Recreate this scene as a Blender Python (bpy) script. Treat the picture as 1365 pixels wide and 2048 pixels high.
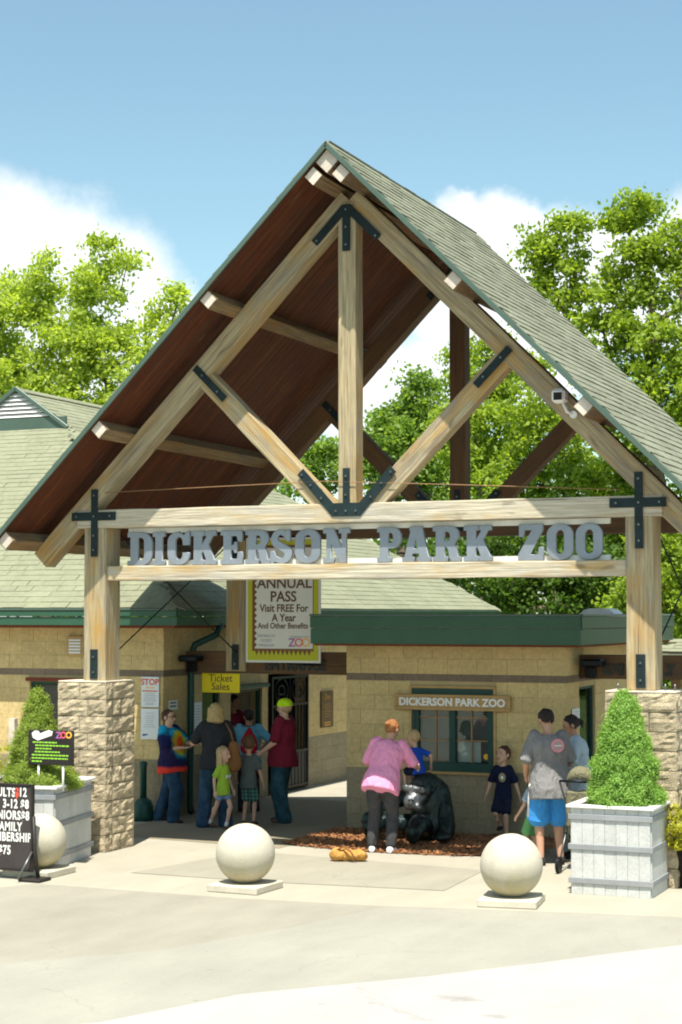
import bpy, bmesh, math, random
import numpy as np
from mathutils import Vector, Matrix, noise, Quaternion
for _o in list(bpy.data.objects): bpy.data.objects.remove(_o)
R = math.radians
SC = bpy.context.scene
COL = SC.collection
random.seed(7); np.random.seed(7)

# ---------------------------------------------------------------- camera, sky, sun, exposure
F, PSI, PIT = 3485.2, 0.405, 0.0589
CAM = Vector((7.5822, -17.921, 2.7801))
cd = bpy.data.cameras.new('camera'); camera = bpy.data.objects.new('camera', cd); COL.objects.link(camera)
camera.location = CAM; camera.rotation_euler = (math.pi/2 + PIT, 0, PSI)
cd.sensor_fit = 'VERTICAL'; cd.sensor_height = 36; cd.lens = F/2048*36
cd.clip_start = 0.1; cd.clip_end = 3000
SC.camera = camera
SC.cycles.filter_width = 2.0
SUNV = Vector((0.175, -0.664, 1.635)).normalized()        # direction towards the sun
sl = bpy.data.lights.new('sun', 'SUN'); sl.energy = 5.0; sl.angle = R(0.5); sl.color = (1, 0.95, 0.84)
so = bpy.data.objects.new('sun', sl); COL.objects.link(so); so.rotation_euler = SUNV.to_track_quat('Z', 'Y').to_euler()
so.location = (0, -10, 30)
SC.view_settings.view_transform = 'Standard'; SC.view_settings.look = 'None'
SC.view_settings.gamma = 1; SC.view_settings.exposure = 0.78; SC.view_settings.use_curve_mapping = False

_f = Vector((-math.sin(PSI)*math.cos(PIT), math.cos(PSI)*math.cos(PIT), math.sin(PIT)))
_r = Vector((math.cos(PSI), math.sin(PSI), 0)); _u = _r.cross(_f)
def ray(px, py): return _f + _r*((px-682.5)/F) + _u*((1024-py)/F)
def at(px, py, y):
    d = ray(px, py); return CAM + d*((y-CAM.y)/d.y)
def atx(px, py, x):
    d = ray(px, py); return CAM + d*((x-CAM.x)/d.x)

class NT:
    def __init__(s, tree): s.t = tree; s.n = tree.nodes; s.l = tree.links
    def node(s, typ, ins=None, **kw):
        n = s.n.new(typ)
        for k, v in kw.items(): setattr(n, k, v)
        for k, v in (ins or {}).items():
            i = n.inputs[k]
            if isinstance(v, bpy.types.NodeSocket): s.l.new(v, i)
            else:
                if i.type == 'RGBA' and len(v) == 3: v = (*v, 1)
                i.default_value = v
        return n
    def math(s, op, a, b=0.0, c=None, clamp=False):
        n = s.n.new('ShaderNodeMath'); n.operation = op; n.use_clamp = clamp
        for i, v in enumerate((a, b, c)):
            if v is None: continue
            if isinstance(v, bpy.types.NodeSocket): s.l.new(v, n.inputs[i])
            else: n.inputs[i].default_value = v
        return n.outputs[0]
    def noise(s, vec, scale, detail=4, rough=0.55, w=None):
        n = s.node('ShaderNodeTexNoise', {'Scale': scale, 'Detail': detail, 'Roughness': rough})
        if vec is not None: s.l.new(vec, n.inputs['Vector'])
        return n.outputs[0]
    def mapping(s, vec, scale=(1, 1, 1), loc=(0, 0, 0), rot=(0, 0, 0)):
        return s.node('ShaderNodeMapping', {'Vector': vec, 'Scale': scale, 'Location': loc, 'Rotation': rot}).outputs[0]
    def ramp(s, fac, stops, interp='LINEAR'):
        n = s.n.new('ShaderNodeValToRGB'); n.color_ramp.interpolation = interp
        s.l.new(fac, n.inputs[0]); e = n.color_ramp.elements
        while len(e) < len(stops): e.new(0.5)
        for i, (p, c) in enumerate(stops):
            e[i].position = p; e[i].color = (*c, 1) if len(c) == 3 else c
        return n.outputs[0]
    def mix(s, fac, a, b, mode='MIX'):
        n = s.n.new('ShaderNodeMix'); n.data_type = 'RGBA'; n.blend_type = mode
        for i, v in ((0, fac), (6, a), (7, b)):
            if isinstance(v, bpy.types.NodeSocket): s.l.new(v, n.inputs[i])
            elif i == 0: n.inputs[0].default_value = v
            else: n.inputs[i].default_value = (*v, 1) if len(v) == 3 else v
        return n.outputs[2]
    def vrange(s, v, a, b, c=0.0, d=1.0, smooth=False):
        n = s.n.new('ShaderNodeMapRange'); n.interpolation_type = 'SMOOTHSTEP' if smooth else 'LINEAR'
        for i, x in enumerate((v, a, b, c, d)):
            if isinstance(x, bpy.types.NodeSocket): s.l.new(x, n.inputs[i])
            else: n.inputs[i].default_value = x
        return n.outputs[0]

W_ = bpy.data.worlds.new('World'); SC.world = W_; W_.use_nodes = True
g = NT(W_.node_tree); W_.node_tree.nodes.clear()
elev = math.asin(SUNV.z); azim = math.atan2(SUNV.x, SUNV.y)
sky = g.node('ShaderNodeTexSky', sky_type='NISHITA', sun_disc=False, sun_elevation=elev, sun_rotation=azim,
             air_density=1.0, dust_density=1.2, ozone_density=1.6, altitude=300)
tc = g.node('ShaderNodeTexCoord'); dirv = tc.outputs['Generated']
sep = g.node('ShaderNodeSeparateXYZ', {0: dirv})
warp = g.node('ShaderNodeTexNoise', {'Vector': dirv, 'Scale': 9.0, 'Detail': 6.0, 'Roughness': 0.6})
wv = g.node('ShaderNodeVectorMath', {0: warp.outputs['Color'], 1: (0.5, 0.5, 0.5)}, operation='SUBTRACT')
wv2 = g.node('ShaderNodeVectorMath', {0: wv.outputs[0], 3: 0.075}, operation='SCALE')
dw = g.node('ShaderNodeVectorMath', {0: dirv, 1: wv2.outputs[0]}, operation='ADD').outputs[0]
tot = None
CLOUDS = [(20, 560, 190), (-140, 540, 200), (190, 600, 185), (330, 690, 130), (110, 700, 190), (905, 480, 84), (985, 500, 92), (1060, 520, 96), (1150, 540, 100), (1260, 590, 130), (950, 600, 140), (1080, 660, 160), (780, 800, 150),
          (1420, 560, 170), (-400, 600, 240), (1800, 600, 260)]
for cx, cy, rr in CLOUDS:
    c = ray(cx, cy).normalized()
    d = g.node('ShaderNodeVectorMath', {0: dw, 1: tuple(c)}, operation='DISTANCE').outputs['Value']
    v = g.vrange(d, rr/F*0.80, rr/F*1.22, 1.0, 0.0, True)
    tot = v if tot is None else g.math('MAXIMUM', tot, v)
gen = g.noise(g.mapping(dirv, (1, 1, 2.2)), 3.1, 7, 0.58)
gm = g.vrange(gen, 0.54, 0.68, 0, 0.85, True)
gm = g.math('MULTIPLY', gm, g.vrange(sep.outputs[2], 0.33, 0.45))      # general cumulus elsewhere, higher in the sky
low = g.vrange(sep.outputs[2], 0.0, 0.16, 0.55, 0.0, True)
cm = g.math('MAXIMUM', g.math('MAXIMUM', tot, gm), low)
det = g.noise(dirv, 26, 7, 0.6)
cm2 = g.math('MULTIPLY', cm, g.vrange(det, 0.25, 0.6, 0.72, 1.0), clamp=True)
cbr = g.noise(g.mapping(dirv, (1, 1, 1.6)), 13, 6, 0.6)
ccol = g.ramp(cbr, [(0.32, (5.4, 5.75, 5.9)), (0.58, (6.9, 7.05, 7.05))])
skyc = g.mix(1.0, sky.outputs[0], (1.10, 1.20, 1.0), 'MULTIPLY')
mixc = g.mix(cm2, skyc, ccol)
bg = g.node('ShaderNodeBackground', {'Color': mixc, 'Strength': 0.107})
g.node('ShaderNodeOutputWorld', {'Surface': bg.outputs[0]})

# ---------------------------------------------------------------- materials
MATS = {}
def mat(name, build, rough=0.8, metallic=0.0, spec=0.3, bump=0.0, bscale=60, **kw):
    m = bpy.data.materials.new(name); m.use_nodes = True; m.node_tree.nodes.clear()
    g = NT(m.node_tree)
    co = g.node('ShaderNodeTexCoord'); oi = g.node('ShaderNodeObjectInfo')
    g.obj = co.outputs['Object']; g.rnd = oi.outputs['Random']
    geo = g.node('ShaderNodeNewGeometry'); g.isl = geo.outputs['Random Per Island']; g.pos = geo.outputs['Position']; g.norm = geo.outputs['Normal']
    c = build(g) if callable(build) else build
    b = g.node('ShaderNodeBsdfPrincipled', {'Base Color': c, 'Roughness': rough, 'Metallic': metallic, 'Specular IOR Level': spec})
    if bump:
        h = getattr(g, 'height', None)
        if h is None: h = g.noise(g.pos, bscale, 5, 0.6)
        bp = g.node('ShaderNodeBump', {'Height': h, 'Strength': bump, 'Distance': 0.02})
        g.l.new(bp.outputs[0], b.inputs['Normal'])
    for k, v in kw.items():
        b.inputs[k].default_value = v
    out = g.node('ShaderNodeOutputMaterial', {'Surface': b.outputs[0]})
    g.b = b; m['x'] = 1; MATS[name] = m
    return m
def varied(c, amt=0.18, scale=3.0, extra=0.5):
    """base colour with broad soft mottling plus per piece variation"""
    def f(g):
        n = g.noise(g.pos, scale, 6, 0.62)
        n2 = g.noise(g.pos, scale*14, 4, 0.6)
        v = g.math('ADD', g.vrange(n, 0.3, 0.7, 1-amt, 1+amt), g.vrange(n2, 0.3, 0.7, -amt*extra, amt*extra))
        r = g.math('ADD', g.math('MULTIPLY', g.rnd, 0.5), g.math('MULTIPLY', g.isl, 0.5))
        v = g.math('MULTIPLY', v, g.vrange(r, 0, 1, 1-amt*0.8, 1+amt*0.8))
        return g.mix(1.0, c, g.node('ShaderNodeCombineColor', {0: v, 1: v, 2: v}).outputs[0], 'MULTIPLY')
    return f
def woodf(base, dark, stain, grain=9.0):
    def f(g):
        off = g.math('MULTIPLY', g.rnd, 40.0)
        o = g.node('ShaderNodeCombineXYZ', {0: off, 1: off, 2: off}).outputs[0]
        p = g.node('ShaderNodeVectorMath', {0: g.obj, 1: o}, operation='ADD').outputs[0]
        gr = g.noise(g.mapping(p, (0.8, grain*2, grain*2)), 2.2, 8, 0.65)
        big = g.noise(g.mapping(p, (0.7, 2.5, 2.5)), 1.6, 5, 0.6)
        crack = g.noise(g.mapping(p, (0.5, 26, 26)), 1.5, 3, 0.5)
        c = g.mix(g.vrange(gr, 0.35, 0.68), base, dark)
        c = g.mix(g.vrange(big, 0.50, 0.68, 0, 0.85), c, stain)
        kn = g.noise(g.mapping(p, (2.2, 9, 9), (7, 3, 1)), 1.0, 3, 0.5)
        c = g.mix(g.vrange(kn, 0.66, 0.74, 0, 0.6), c, (0.14, 0.10, 0.06))
        gy = g.noise(g.mapping(p, (0.9, 5, 5), (3, 9, 2)), 1.3, 6, 0.7)
        c = g.mix(g.vrange(gy, 0.50, 0.70, 0, 0.55), c, tuple(sum(dark)/3*1.15 for _ in range(3)))
        c = g.mix(g.vrange(crack, 0.66, 0.72, 0, 0.75), c, (0.07, 0.045, 0.025))
        g.height = g.math('ADD', gr, g.math('MULTIPLY', crack, -0.7))
        return c
    return f
mat('weathered_timber', woodf((0.49, 0.405, 0.25), (0.22, 0.17, 0.095), (0.42, 0.24, 0.06)), 0.85, bump=0.5)
mat('bleached_timber', woodf((0.60, 0.54, 0.42), (0.34, 0.29, 0.20), (0.47, 0.31, 0.12)), 0.85, bump=0.5)
mat('timber_end', varied((0.58, 0.50, 0.42), 0.15, 8), 0.85, bump=0.3)
mat('purlin_timber', woodf((0.30, 0.21, 0.11), (0.13, 0.09, 0.05), (0.27, 0.14, 0.045)), 0.85, bump=0.4)
mat('soffit', woodf((0.115, 0.030, 0.009), (0.06, 0.014, 0.005), (0.15, 0.045, 0.012)), 0.75, bump=0.3)
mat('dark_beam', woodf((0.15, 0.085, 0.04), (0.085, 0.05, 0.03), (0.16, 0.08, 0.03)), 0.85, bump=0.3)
mat('shingle', lambda g: varied((0.20, 0.208, 0.15), 0.20, 1.2, 1.0)(g), 0.95, bump=0.35, bscale=160)
mat('shingle_pale', lambda g: varied((0.222, 0.230, 0.152), 0.11, 0.9, 0.9)(g), 0.95, bump=0.35, bscale=160)
mat('green_metal', varied((0.026, 0.085, 0.048), 0.12, 2), 0.45, spec=0.4)
mat('green_trim', varied((0.065, 0.105, 0.08), 0.12, 2), 0.4, spec=0.5)
mat('pipe_green', varied((0.008, 0.05, 0.038), 0.1, 2), 0.4)
mat('red_soffit', varied((0.16, 0.035, 0.015), 0.2, 3), 0.8)
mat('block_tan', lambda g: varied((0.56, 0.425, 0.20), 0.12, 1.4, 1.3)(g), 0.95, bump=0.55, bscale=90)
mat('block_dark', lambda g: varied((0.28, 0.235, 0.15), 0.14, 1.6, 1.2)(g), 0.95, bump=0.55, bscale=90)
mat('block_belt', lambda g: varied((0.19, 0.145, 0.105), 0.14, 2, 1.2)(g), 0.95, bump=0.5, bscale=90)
mat('mortar', varied((0.44, 0.34, 0.175), 0.1, 3), 0.95)
mat('stone', lambda g: varied((0.50, 0.415, 0.28), 0.30, 9, 1.9)(g), 0.95, bump=0.9, bscale=70)
mat('stone_cap', varied((0.60, 0.53, 0.41), 0.15, 5), 0.95, bump=0.4)
mat('bracket', varied((0.010, 0.022, 0.024), 0.3, 6), 0.6, metallic=0.1, bump=0.1)
mat('bolt', varied((0.16, 0.17, 0.16), 0.2, 6), 0.4, metallic=0.8)
mat('letter_metal', varied((0.24, 0.27, 0.31), 0.12, 3), 0.45, metallic=0.3, spec=0.5)
mat('rail_metal', varied((0.66, 0.66, 0.62), 0.12, 4), 0.5)
def ball(g):
    n = g.noise(g.pos, 110, 4, 0.8); n2 = g.noise(g.mapping(g.pos, (6, 6, 2)), 1.0, 5, 0.6)
    c = g.mix(g.vrange(n, 0.35, 0.65), (0.43, 0.395, 0.31), (0.57, 0.53, 0.44)); c = g.mix(g.vrange(n2, 0.5, 0.75, 0, .5), c, (0.40, 0.36, 0.26)); c = g.mix(g.vrange(g.noise(g.pos, 45, 2, .5), .68, .74, 0, .6), c, (0.24, 0.21, 0.16))
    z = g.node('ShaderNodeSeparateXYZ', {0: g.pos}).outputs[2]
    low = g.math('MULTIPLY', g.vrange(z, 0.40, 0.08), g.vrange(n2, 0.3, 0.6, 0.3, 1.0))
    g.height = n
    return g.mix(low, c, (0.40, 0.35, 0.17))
mat('ball_concrete', ball, 0.85, bump=0.3)
mat('plate_concrete', varied((0.50, 0.46, 0.37), 0.12, 5), 0.9, bump=0.2)
def conc(base, amt=0.1, crack=True):
    def f(g):
        a = g.noise(g.pos, 0.55, 7, 0.62); b = g.noise(g.pos, 55, 4, 0.7); d = g.noise(g.mapping(g.pos, (1.6, 0.5, 1)), 1.3, 6, 0.6)
        v = g.math('ADD', g.vrange(a, 0.3, 0.7, 1-amt, 1+amt), g.vrange(b, 0.3, 0.7, -amt*0.7, amt*0.7))
        v = g.math('ADD', v, g.vrange(d, 0.35, 0.7, amt*0.5, -amt*0.9))
        g.height = b
        vo = g.node('ShaderNodeTexVoronoi', {'Vector': g.node('ShaderNodeVectorMath', {0: g.pos, 1: g.node('ShaderNodeVectorMath', {0: g.node('ShaderNodeTexNoise', {'Vector': g.pos, 'Scale': 1.4, 'Detail': 5.0}).outputs['Color'], 3: 0.9}, operation='SCALE').outputs[0]}, operation='ADD').outputs[0], 'Scale': 0.38}, feature='DISTANCE_TO_EDGE')
        ck = g.math('MULTIPLY', g.vrange(vo.outputs['Distance'], 0.0, 0.006, 1, 0), g.vrange(a, 0.42, 0.6, 0, 0.13))
        sp = g.vrange(g.noise(g.pos, 9.0, 3, 0.5), 0.68, 0.76, 0, 0.22)
        v = g.math('SUBTRACT', v, g.math('ADD', ck, sp))
        return g.mix(1.0, base, g.node('ShaderNodeCombineColor', {0: v, 1: v, 2: v}).outputs[0], 'MULTIPLY')
    return f
mat('concrete', conc((0.355, 0.33, 0.265), 0.08), 0.9, bump=0.15)
mat('asphalt_worn', conc((0.288, 0.268, 0.218), 0.10), 0.95, bump=0.3)
mat('asphalt_bleached', conc((0.302, 0.29, 0.243), 0.08), 0.95, bump=0.3)
def white_pav(g):
    c = conc((0.365, 0.35, 0.335), 0.06)(g)
    w = g.node('ShaderNodeTexNoise', {'Vector': g.pos, 'Scale': 2.2, 'Detail': 6.0, 'Roughness': 0.7})
    p = g.node('ShaderNodeVectorMath', {0: g.pos, 1: g.node('ShaderNodeVectorMath', {0: w.outputs['Color'], 3: 0.55}, operation='SCALE').outputs[0]}, operation='ADD').outputs[0]
    h = None
    for (x, y, r0, r1, k) in ((3.62, -5.58, 0.02, 0.22, .55), (4.02, -5.98, 0.02, 0.14, .4)):
        d = g.node('ShaderNodeVectorMath', {0: g.mapping(p, (1, 1.6, 0)), 1: (x, y*1.6, 0)}, operation='DISTANCE').outputs['Value']
        v = g.vrange(d, r0, r1, k, 0, True); h = v if h is None else g.math('MAXIMUM', h, v)
    d = g.node('ShaderNodeVectorMath', {0: g.mapping(p, (1, 1, 0)), 1: (4.6, -4.4, 0)}, operation='DISTANCE').outputs['Value']
    ring = g.vrange(g.math('ABSOLUTE', g.math('SUBTRACT', d, 2.1)), 0, .05, .3, 0, True)
    ring = g.math('MULTIPLY', ring, g.vrange(w.outputs[0], .45, .6))
    return g.mix(g.math('MAXIMUM', h, ring), c, (0.20, 0.175, 0.15))
mat('concrete_white', white_pav, 0.9, bump=0.15)
mat('paver_panel', conc((0.25, 0.215, 0.15), 0.12), 0.95, bump=0.2)
mat('exposed_panel', conc((0.295, 0.275, 0.22), 0.09), 0.95, bump=0.2)
mat('stain', conc((0.36, 0.33, 0.30), 0.10), 0.95)
mat('grass', varied((0.07, 0.12, 0.03), 0.3, 1), 0.95)
mat('mulch', varied((0.27, 0.125, 0.055), 0.45, 5, 1.0), 0.95, bump=0.5)
mat('planter_board', lambda g: varied((0.50, 0.505, 0.485), 0.12, 3, 0.9)(g), 0.7, bump=0.15)
mat('planter_band', varied((0.26, 0.27, 0.28), 0.12, 4), 0.6)
mat('planter_rim', varied((0.68, 0.68, 0.66), 0.08, 4), 0.6)
mat('soil', varied((0.10, 0.065, 0.04), 0.3, 10), 0.95)
mat('bark', varied((0.13, 0.10, 0.07), 0.3, 6), 0.95, bump=0.6, bscale=20)
mat('window_frame', varied((0.012, 0.055, 0.042), 0.1, 4), 0.45)
mat('muntin', varied((0.30, 0.17, 0.08), 0.1, 6), 0.6)
mat('trim_tan', varied((0.42, 0.27, 0.11), 0.12, 6), 0.75)
mat('white_paint', varied((0.78, 0.77, 0.74), 0.05, 4), 0.6)
mat('white_sign', varied((0.70, 0.72, 0.72), 0.04, 4), 0.5)
mat('banner_white', varied((0.66, 0.65, 0.60), 0.04, 3), 0.7)
mat('banner_lime', (0.47, 0.47, 0.03), 0.7)
mat('banner_brown', (0.19, 0.085, 0.035), 0.7)
mat('text_brown', (0.13, 0.065, 0.035), 0.7)
mat('text_red', (0.62, 0.09, 0.05), 0.6)
mat('text_grey', (0.38, 0.40, 0.43), 0.7)
mat('text_purple', (0.35, 0.12, 0.35), 0.6)
mat('text_pink', (0.75, 0.10, 0.13), 0.6)
mat('text_orange', (0.85, 0.45, 0.06), 0.6)
mat('text_blue', (0.10, 0.14, 0.35), 0.6)
mat('yellow_sign', (0.86, 0.66, 0.01), 0.5)
mat('lime_text', (0.30, 0.62, 0.05), 0.6)
mat('black_board', varied((0.022, 0.018, 0.016), 0.2, 5), 0.5)
mat('aframe_panel', varied((0.045, 0.036, 0.036), 0.2, 5), 0.4)
mat('dark_letters', varied((0.035, 0.04, 0.035), 0.2, 5), 0.6)
mat('iron', varied((0.008, 0.010, 0.012), 0.2, 6), 0.45, metallic=0.4)
mat('plaque', varied((0.13, 0.075, 0.035), 0.2, 12), 0.45, metallic=0.4)
mat('gold_text', (0.55, 0.30, 0.06), 0.5, metallic=0.3)
mat('blind', varied((0.20, 0.24, 0.22), 0.06, 5), 0.8)
mat('interior', varied((0.10, 0.10, 0.085), 0.2, 3), 0.9)
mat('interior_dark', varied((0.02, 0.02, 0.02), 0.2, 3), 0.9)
mat('ceiling_inside', varied((0.5, 0.4, 0.3), 0.1, 3), 0.9)
def glassmat(name, tint, gl):
    m = bpy.data.materials.new(name); m.use_nodes = True; m.node_tree.nodes.clear(); g = NT(m.node_tree)
    tr = g.node('ShaderNodeBsdfTransparent', {'Color': tint}); gs = g.node('ShaderNodeBsdfGlossy', {'Color': (1, 1, 1), 'Roughness': 0.02})
    lw = g.node('ShaderNodeLayerWeight', {'Blend': 0.15})
    f = g.vrange(lw.outputs['Fresnel'], 0, 1, gl, 1.0)
    mx = g.node('ShaderNodeMixShader', {0: f, 1: tr.outputs[0], 2: gs.outputs[0]})
    g.node('ShaderNodeOutputMaterial', {'Surface': mx.outputs[0]}); MATS[name] = m
glassmat('glass', (0.78, 0.82, 0.80), 0.035)
def leafmat(name, c1, c2, trans=0.45, rough=0.55):
    m = bpy.data.materials.new(name); m.use_nodes = True; m.node_tree.nodes.clear(); g = NT(m.node_tree)
    geo = g.node('ShaderNodeNewGeometry')
    n = g.noise(geo.outputs['Position'], 0.9, 3, 0.5)
    f = g.math('ADD', g.math('MULTIPLY', geo.outputs['Random Per Island'], 0.6), g.math('MULTIPLY', n, 0.5), clamp=True)
    c = g.mix(f, c1, c2)
    d = g.node('ShaderNodeBsdfPrincipled', {'Base Color': c, 'Roughness': rough, 'Specular IOR Level': 0.35})
    c2_ = g.mix(1.0, c, (1.5, 1.5, 0.55), 'MULTIPLY')
    t = g.node('ShaderNodeBsdfTranslucent', {'Color': c2_})
    mx = g.node('ShaderNodeMixShader', {0: trans, 1: d.outputs[0], 2: t.outputs[0]})
    g.node('ShaderNodeOutputMaterial', {'Surface': mx.outputs[0]}); MATS[name] = m
leafmat('leaf_left', (0.22, 0.32, 0.04), (0.52, 0.60, 0.12), .52)
leafmat('leaf_right', (0.10, 0.19, 0.025), (0.40, 0.50, 0.06), .5)
leafmat('leaf_mid', (0.08, 0.16, 0.03), (0.30, 0.43, 0.08), .5)
leafmat('leaf_dark', (0.045, 0.10, 0.02), (0.13, 0.22, 0.03))
leafmat('needle', (0.15, 0.30, 0.05), (0.33, 0.52, 0.11), 0.35)
leafmat('needle_yellow', (0.16, 0.24, 0.035), (0.33, 0.42, 0.06), 0.3)
leafmat('leaf_yellow', (0.25, 0.30, 0.02), (0.55, 0.52, 0.05), 0.35)

# ---------------------------------------------------------------- object helpers
WM = {}
ID = Matrix.Identity(4)
def link(o, parent=None, M=None):
    COL.objects.link(o)
    M = M if M is not None else ID
    o.matrix_basis = M.copy(); WM[o.name] = M.copy()
    if parent is not None:
        o.parent = parent; o.matrix_parent_inverse = WM[parent.name].inverted()
    return o
def tag(o, label=None, cat=None, group=None, kind=None):
    if label: o['label'] = label
    if cat: o['category'] = cat
    if group: o['group'] = group
    if kind: o['kind'] = kind
    return o
def thing(name, label, cat, loc=(0, 0, 0), rz=0, group=None, kind=None):
    o = bpy.data.objects.new(name, None); o.empty_display_size = 0.2
    link(o, None, Matrix.Translation(loc) @ Matrix.Rotation(rz, 4, 'Z'))
    return tag(o, label, cat, group, kind)
def mesh(name, verts, faces, m=None, smooth=False):
    me = bpy.data.meshes.new(name); me.from_pydata([tuple(v) for v in verts], [], faces); me.update()
    if m: me.materials.append(MATS[m])
    if smooth: me.polygons.foreach_set('use_smooth', [True]*len(me.polygons))
    return me
def obj(name, me, parent=None, M=None):
    return link(bpy.data.objects.new(name, me), parent, M)
def bm_obj(name, bm, m, parent=None, M=None, smooth=False):
    me = bpy.data.meshes.new(name); bm.normal_update(); bm.to_mesh(me); bm.free(); me.materials.append(MATS[m])
    if smooth: me.polygons.foreach_set('use_smooth', [True]*len(me.polygons))
    return obj(name, me, parent, M)
BOXF = [(0, 3, 2, 1), (4, 5, 6, 7), (0, 1, 5, 4), (1, 2, 6, 5), (2, 3, 7, 6), (3, 0, 4, 7)]
def boxv(a, b):
    x0, y0, z0 = a; x1, y1, z1 = b
    return [(x0, y0, z0), (x1, y0, z0), (x1, y1, z0), (x0, y1, z0), (x0, y0, z1), (x1, y0, z1), (x1, y1, z1), (x0, y1, z1)]
def bevbox(bm, a, b, bev=0.006, M=None):
    vs = [bm.verts.new(v) for v in boxv(a, b)]
    fs = [bm.faces.new([vs[i] for i in f]) for f in BOXF]
    if bev:
        es = {e for f in fs for e in f.edges}
        r = bmesh.ops.bevel(bm, geom=list(es), offset=bev, segments=1, affect='EDGES')
    return bm
def box(name, a, b, m, parent=None, bev=0.0, M=None):
    if bev:
        bm = bmesh.new(); bevbox(bm, a, b, bev); return bm_obj(name, bm, m, parent, M)
    return obj(name, mesh(name, boxv(a, b), BOXF, m), parent, M)
def frame(o, ax, ay, az):
    M = Matrix.Identity(4)
    for i, v in enumerate((ax, ay, az)):
        for j in range(3): M[j][i] = v[j]
    for j in range(3): M[j][3] = o[j]
    return M
def beam(name, p0, p1, w, d, m, parent, up=Vector((0, -1, 0)), rough=0.006, bev=0.008):
    """squared timber from p0 to p1: w across, d along `up`"""
    p0 = Vector(p0); p1 = Vector(p1); x = (p1-p0); L = x.length; x.normalize()
    y = Vector(up); y = (y-x*y.dot(x)).normalized(); z = x.cross(y)
    bm = bmesh.new(); n = max(2, int(L/0.25)); rings = []
    s = random.random()*50
    for i in range(n+1):
        t = -L/2+L*i/n; r = []; hy = d/2; hz = w/2
        for k, (yy, zz) in enumerate(((-hy+bev, -hz), (hy-bev, -hz), (hy, -hz+bev), (hy, hz-bev), (hy-bev, hz), (-hy+bev, hz), (-hy, hz-bev), (-hy, -hz+bev))):
            j = noise.noise(Vector((t*1.7+s, (k//2)*3.1, 0)))*rough; j2 = noise.noise(Vector((t*1.7+s, (k//2)*5.3, 9)))*rough
            r.append(bm.verts.new((t, yy+j, zz+j2)))
        rings.append(r)
    for i in range(n):
        for k in range(8):
            bm.faces.new((rings[i][k], rings[i][(k+1) % 8], rings[i+1][(k+1) % 8], rings[i+1][k]))
    bm.faces.new(rings[0][::-1]); bm.faces.new(rings[-1])
    bmesh.ops.recalc_face_normals(bm, faces=bm.faces)
    return bm_obj(name, bm, m, parent, frame((p0+p1)/2, x, y, z))
def tube_bm(bm, pts, rad, seg=8, cap=True):
    pts = [Vector(p) for p in pts]
    if not hasattr(rad, '__len__'): rad = [rad]*len(pts)
    ref = None; rings = []
    for i, p in enumerate(pts):
        t = (pts[min(i+1, len(pts)-1)]-pts[max(i-1, 0)]).normalized()
        if ref is None:
            ref = t.orthogonal().normalized()
        ref = (ref-t*ref.dot(t)).normalized(); b = t.cross(ref)
        rings.append([bm.verts.new(p+(ref*math.cos(2*math.pi*k/seg)+b*math.sin(2*math.pi*k/seg))*rad[i]) for k in range(seg)])
    for i in range(len(rings)-1):
        for k in range(seg):
            bm.faces.new((rings[i][k], rings[i][(k+1) % seg], rings[i+1][(k+1) % seg], rings[i+1][k]))
    if cap: bm.faces.new(rings[0][::-1]); bm.faces.new(rings[-1])
    return bm
def tube(name, pts, rad, m, parent=None, seg=8, smooth=True, M=None):
    bm = bmesh.new(); tube_bm(bm, pts, rad, seg); return bm_obj(name, bm, m, parent, M, smooth)
def text(name, body, size, m, parent, M, extrude=0.004, align='CENTER', offset=0.0, sx=1.0, spacing=1.0, line=1.0):
    """M places the text: its x axis runs along the words, its z axis faces the reader"""
    cu = bpy.data.curves.new(name, 'FONT'); cu.body = body; cu.size = size; cu.extrude = extrude; cu.offset = offset
    cu.align_x = align; cu.align_y = 'CENTER'; cu.space_character = spacing; cu.space_line = line; cu.resolution_u = 3
    t = bpy.data.objects.new('tmp', cu); COL.objects.link(t)
    bpy.context.view_layer.update()
    me = bpy.data.meshes.new_from_object(t.evaluated_get(bpy.context.evaluated_depsgraph_get()))
    bpy.data.objects.remove(t); me.name = name; me.materials.clear(); me.materials.append(MATS[m])
    if sx != 1.0: me.transform(Matrix.Scale(sx, 4, (1, 0, 0)))
    return obj(name, me, parent, M)
FRONT = lambda p: frame(p, (1, 0, 0), (0, 0, 1), (0, -1, 0))
EAST = lambda p: frame(p, (0, 1, 0), (0, 0, 1), (1, 0, 0))

# ---------------------------------------------------------------- setting: ground
def sheet(name, pts, z, m, label=None, cat=None, kind='structure', thick=0):
    me = mesh(name, [(x, y, z) for x, y in pts], [tuple(range(len(pts)))], m)
    me2 = me
    o = obj(name, me); return tag(o, label, cat, None, kind)
sheet('ground', [(-600, -400), (600, -400), (600, 900), (-600, 900)], -0.012, 'grass')
sheet('plaza', [(-30, -40), (30, -40), (30, 19), (-30, 19)], 0.0, 'concrete')
sheet('road', [(-30, -40), (30, -40), (30, 3.0), (14, 0.6), (8.0, -0.62), (4.08, -1.80), (3.05, -1.95), (1.31, -2.30), (-0.31, -2.44), (-2.51, -2.42), (-2.75, -2.9), (-30, -6.0)], 0.004, 'asphalt_worn')
sheet('road_patch', [(-30, -40), (-30, -9.5), (-4, -7.8), (-0.9, -6.55), (0.4, -5.16), (1.0, -3.7), (1.36, -2.36), (3.05, -2.01), (4.1, -1.86), (7.9, -0.72), (13.6, 0.4), (30, 2.5), (30, -40)], 0.008, 'asphalt_bleached')
sheet('pavement', [(-10, -40), (-6, -14.0), (-1.2, -9.9), (1.33, -7.5), (1.81, -6.34), (2.25, -5.86), (2.87, -5.18), (3.5, -4.36), (3.85, -3.86), (4.38, -3.17), (6.6, -0.9), (9.5, 0.9), (13, 1.2), (30, 2.0), (30, -40)], 0.012, 'concrete_white')
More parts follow.
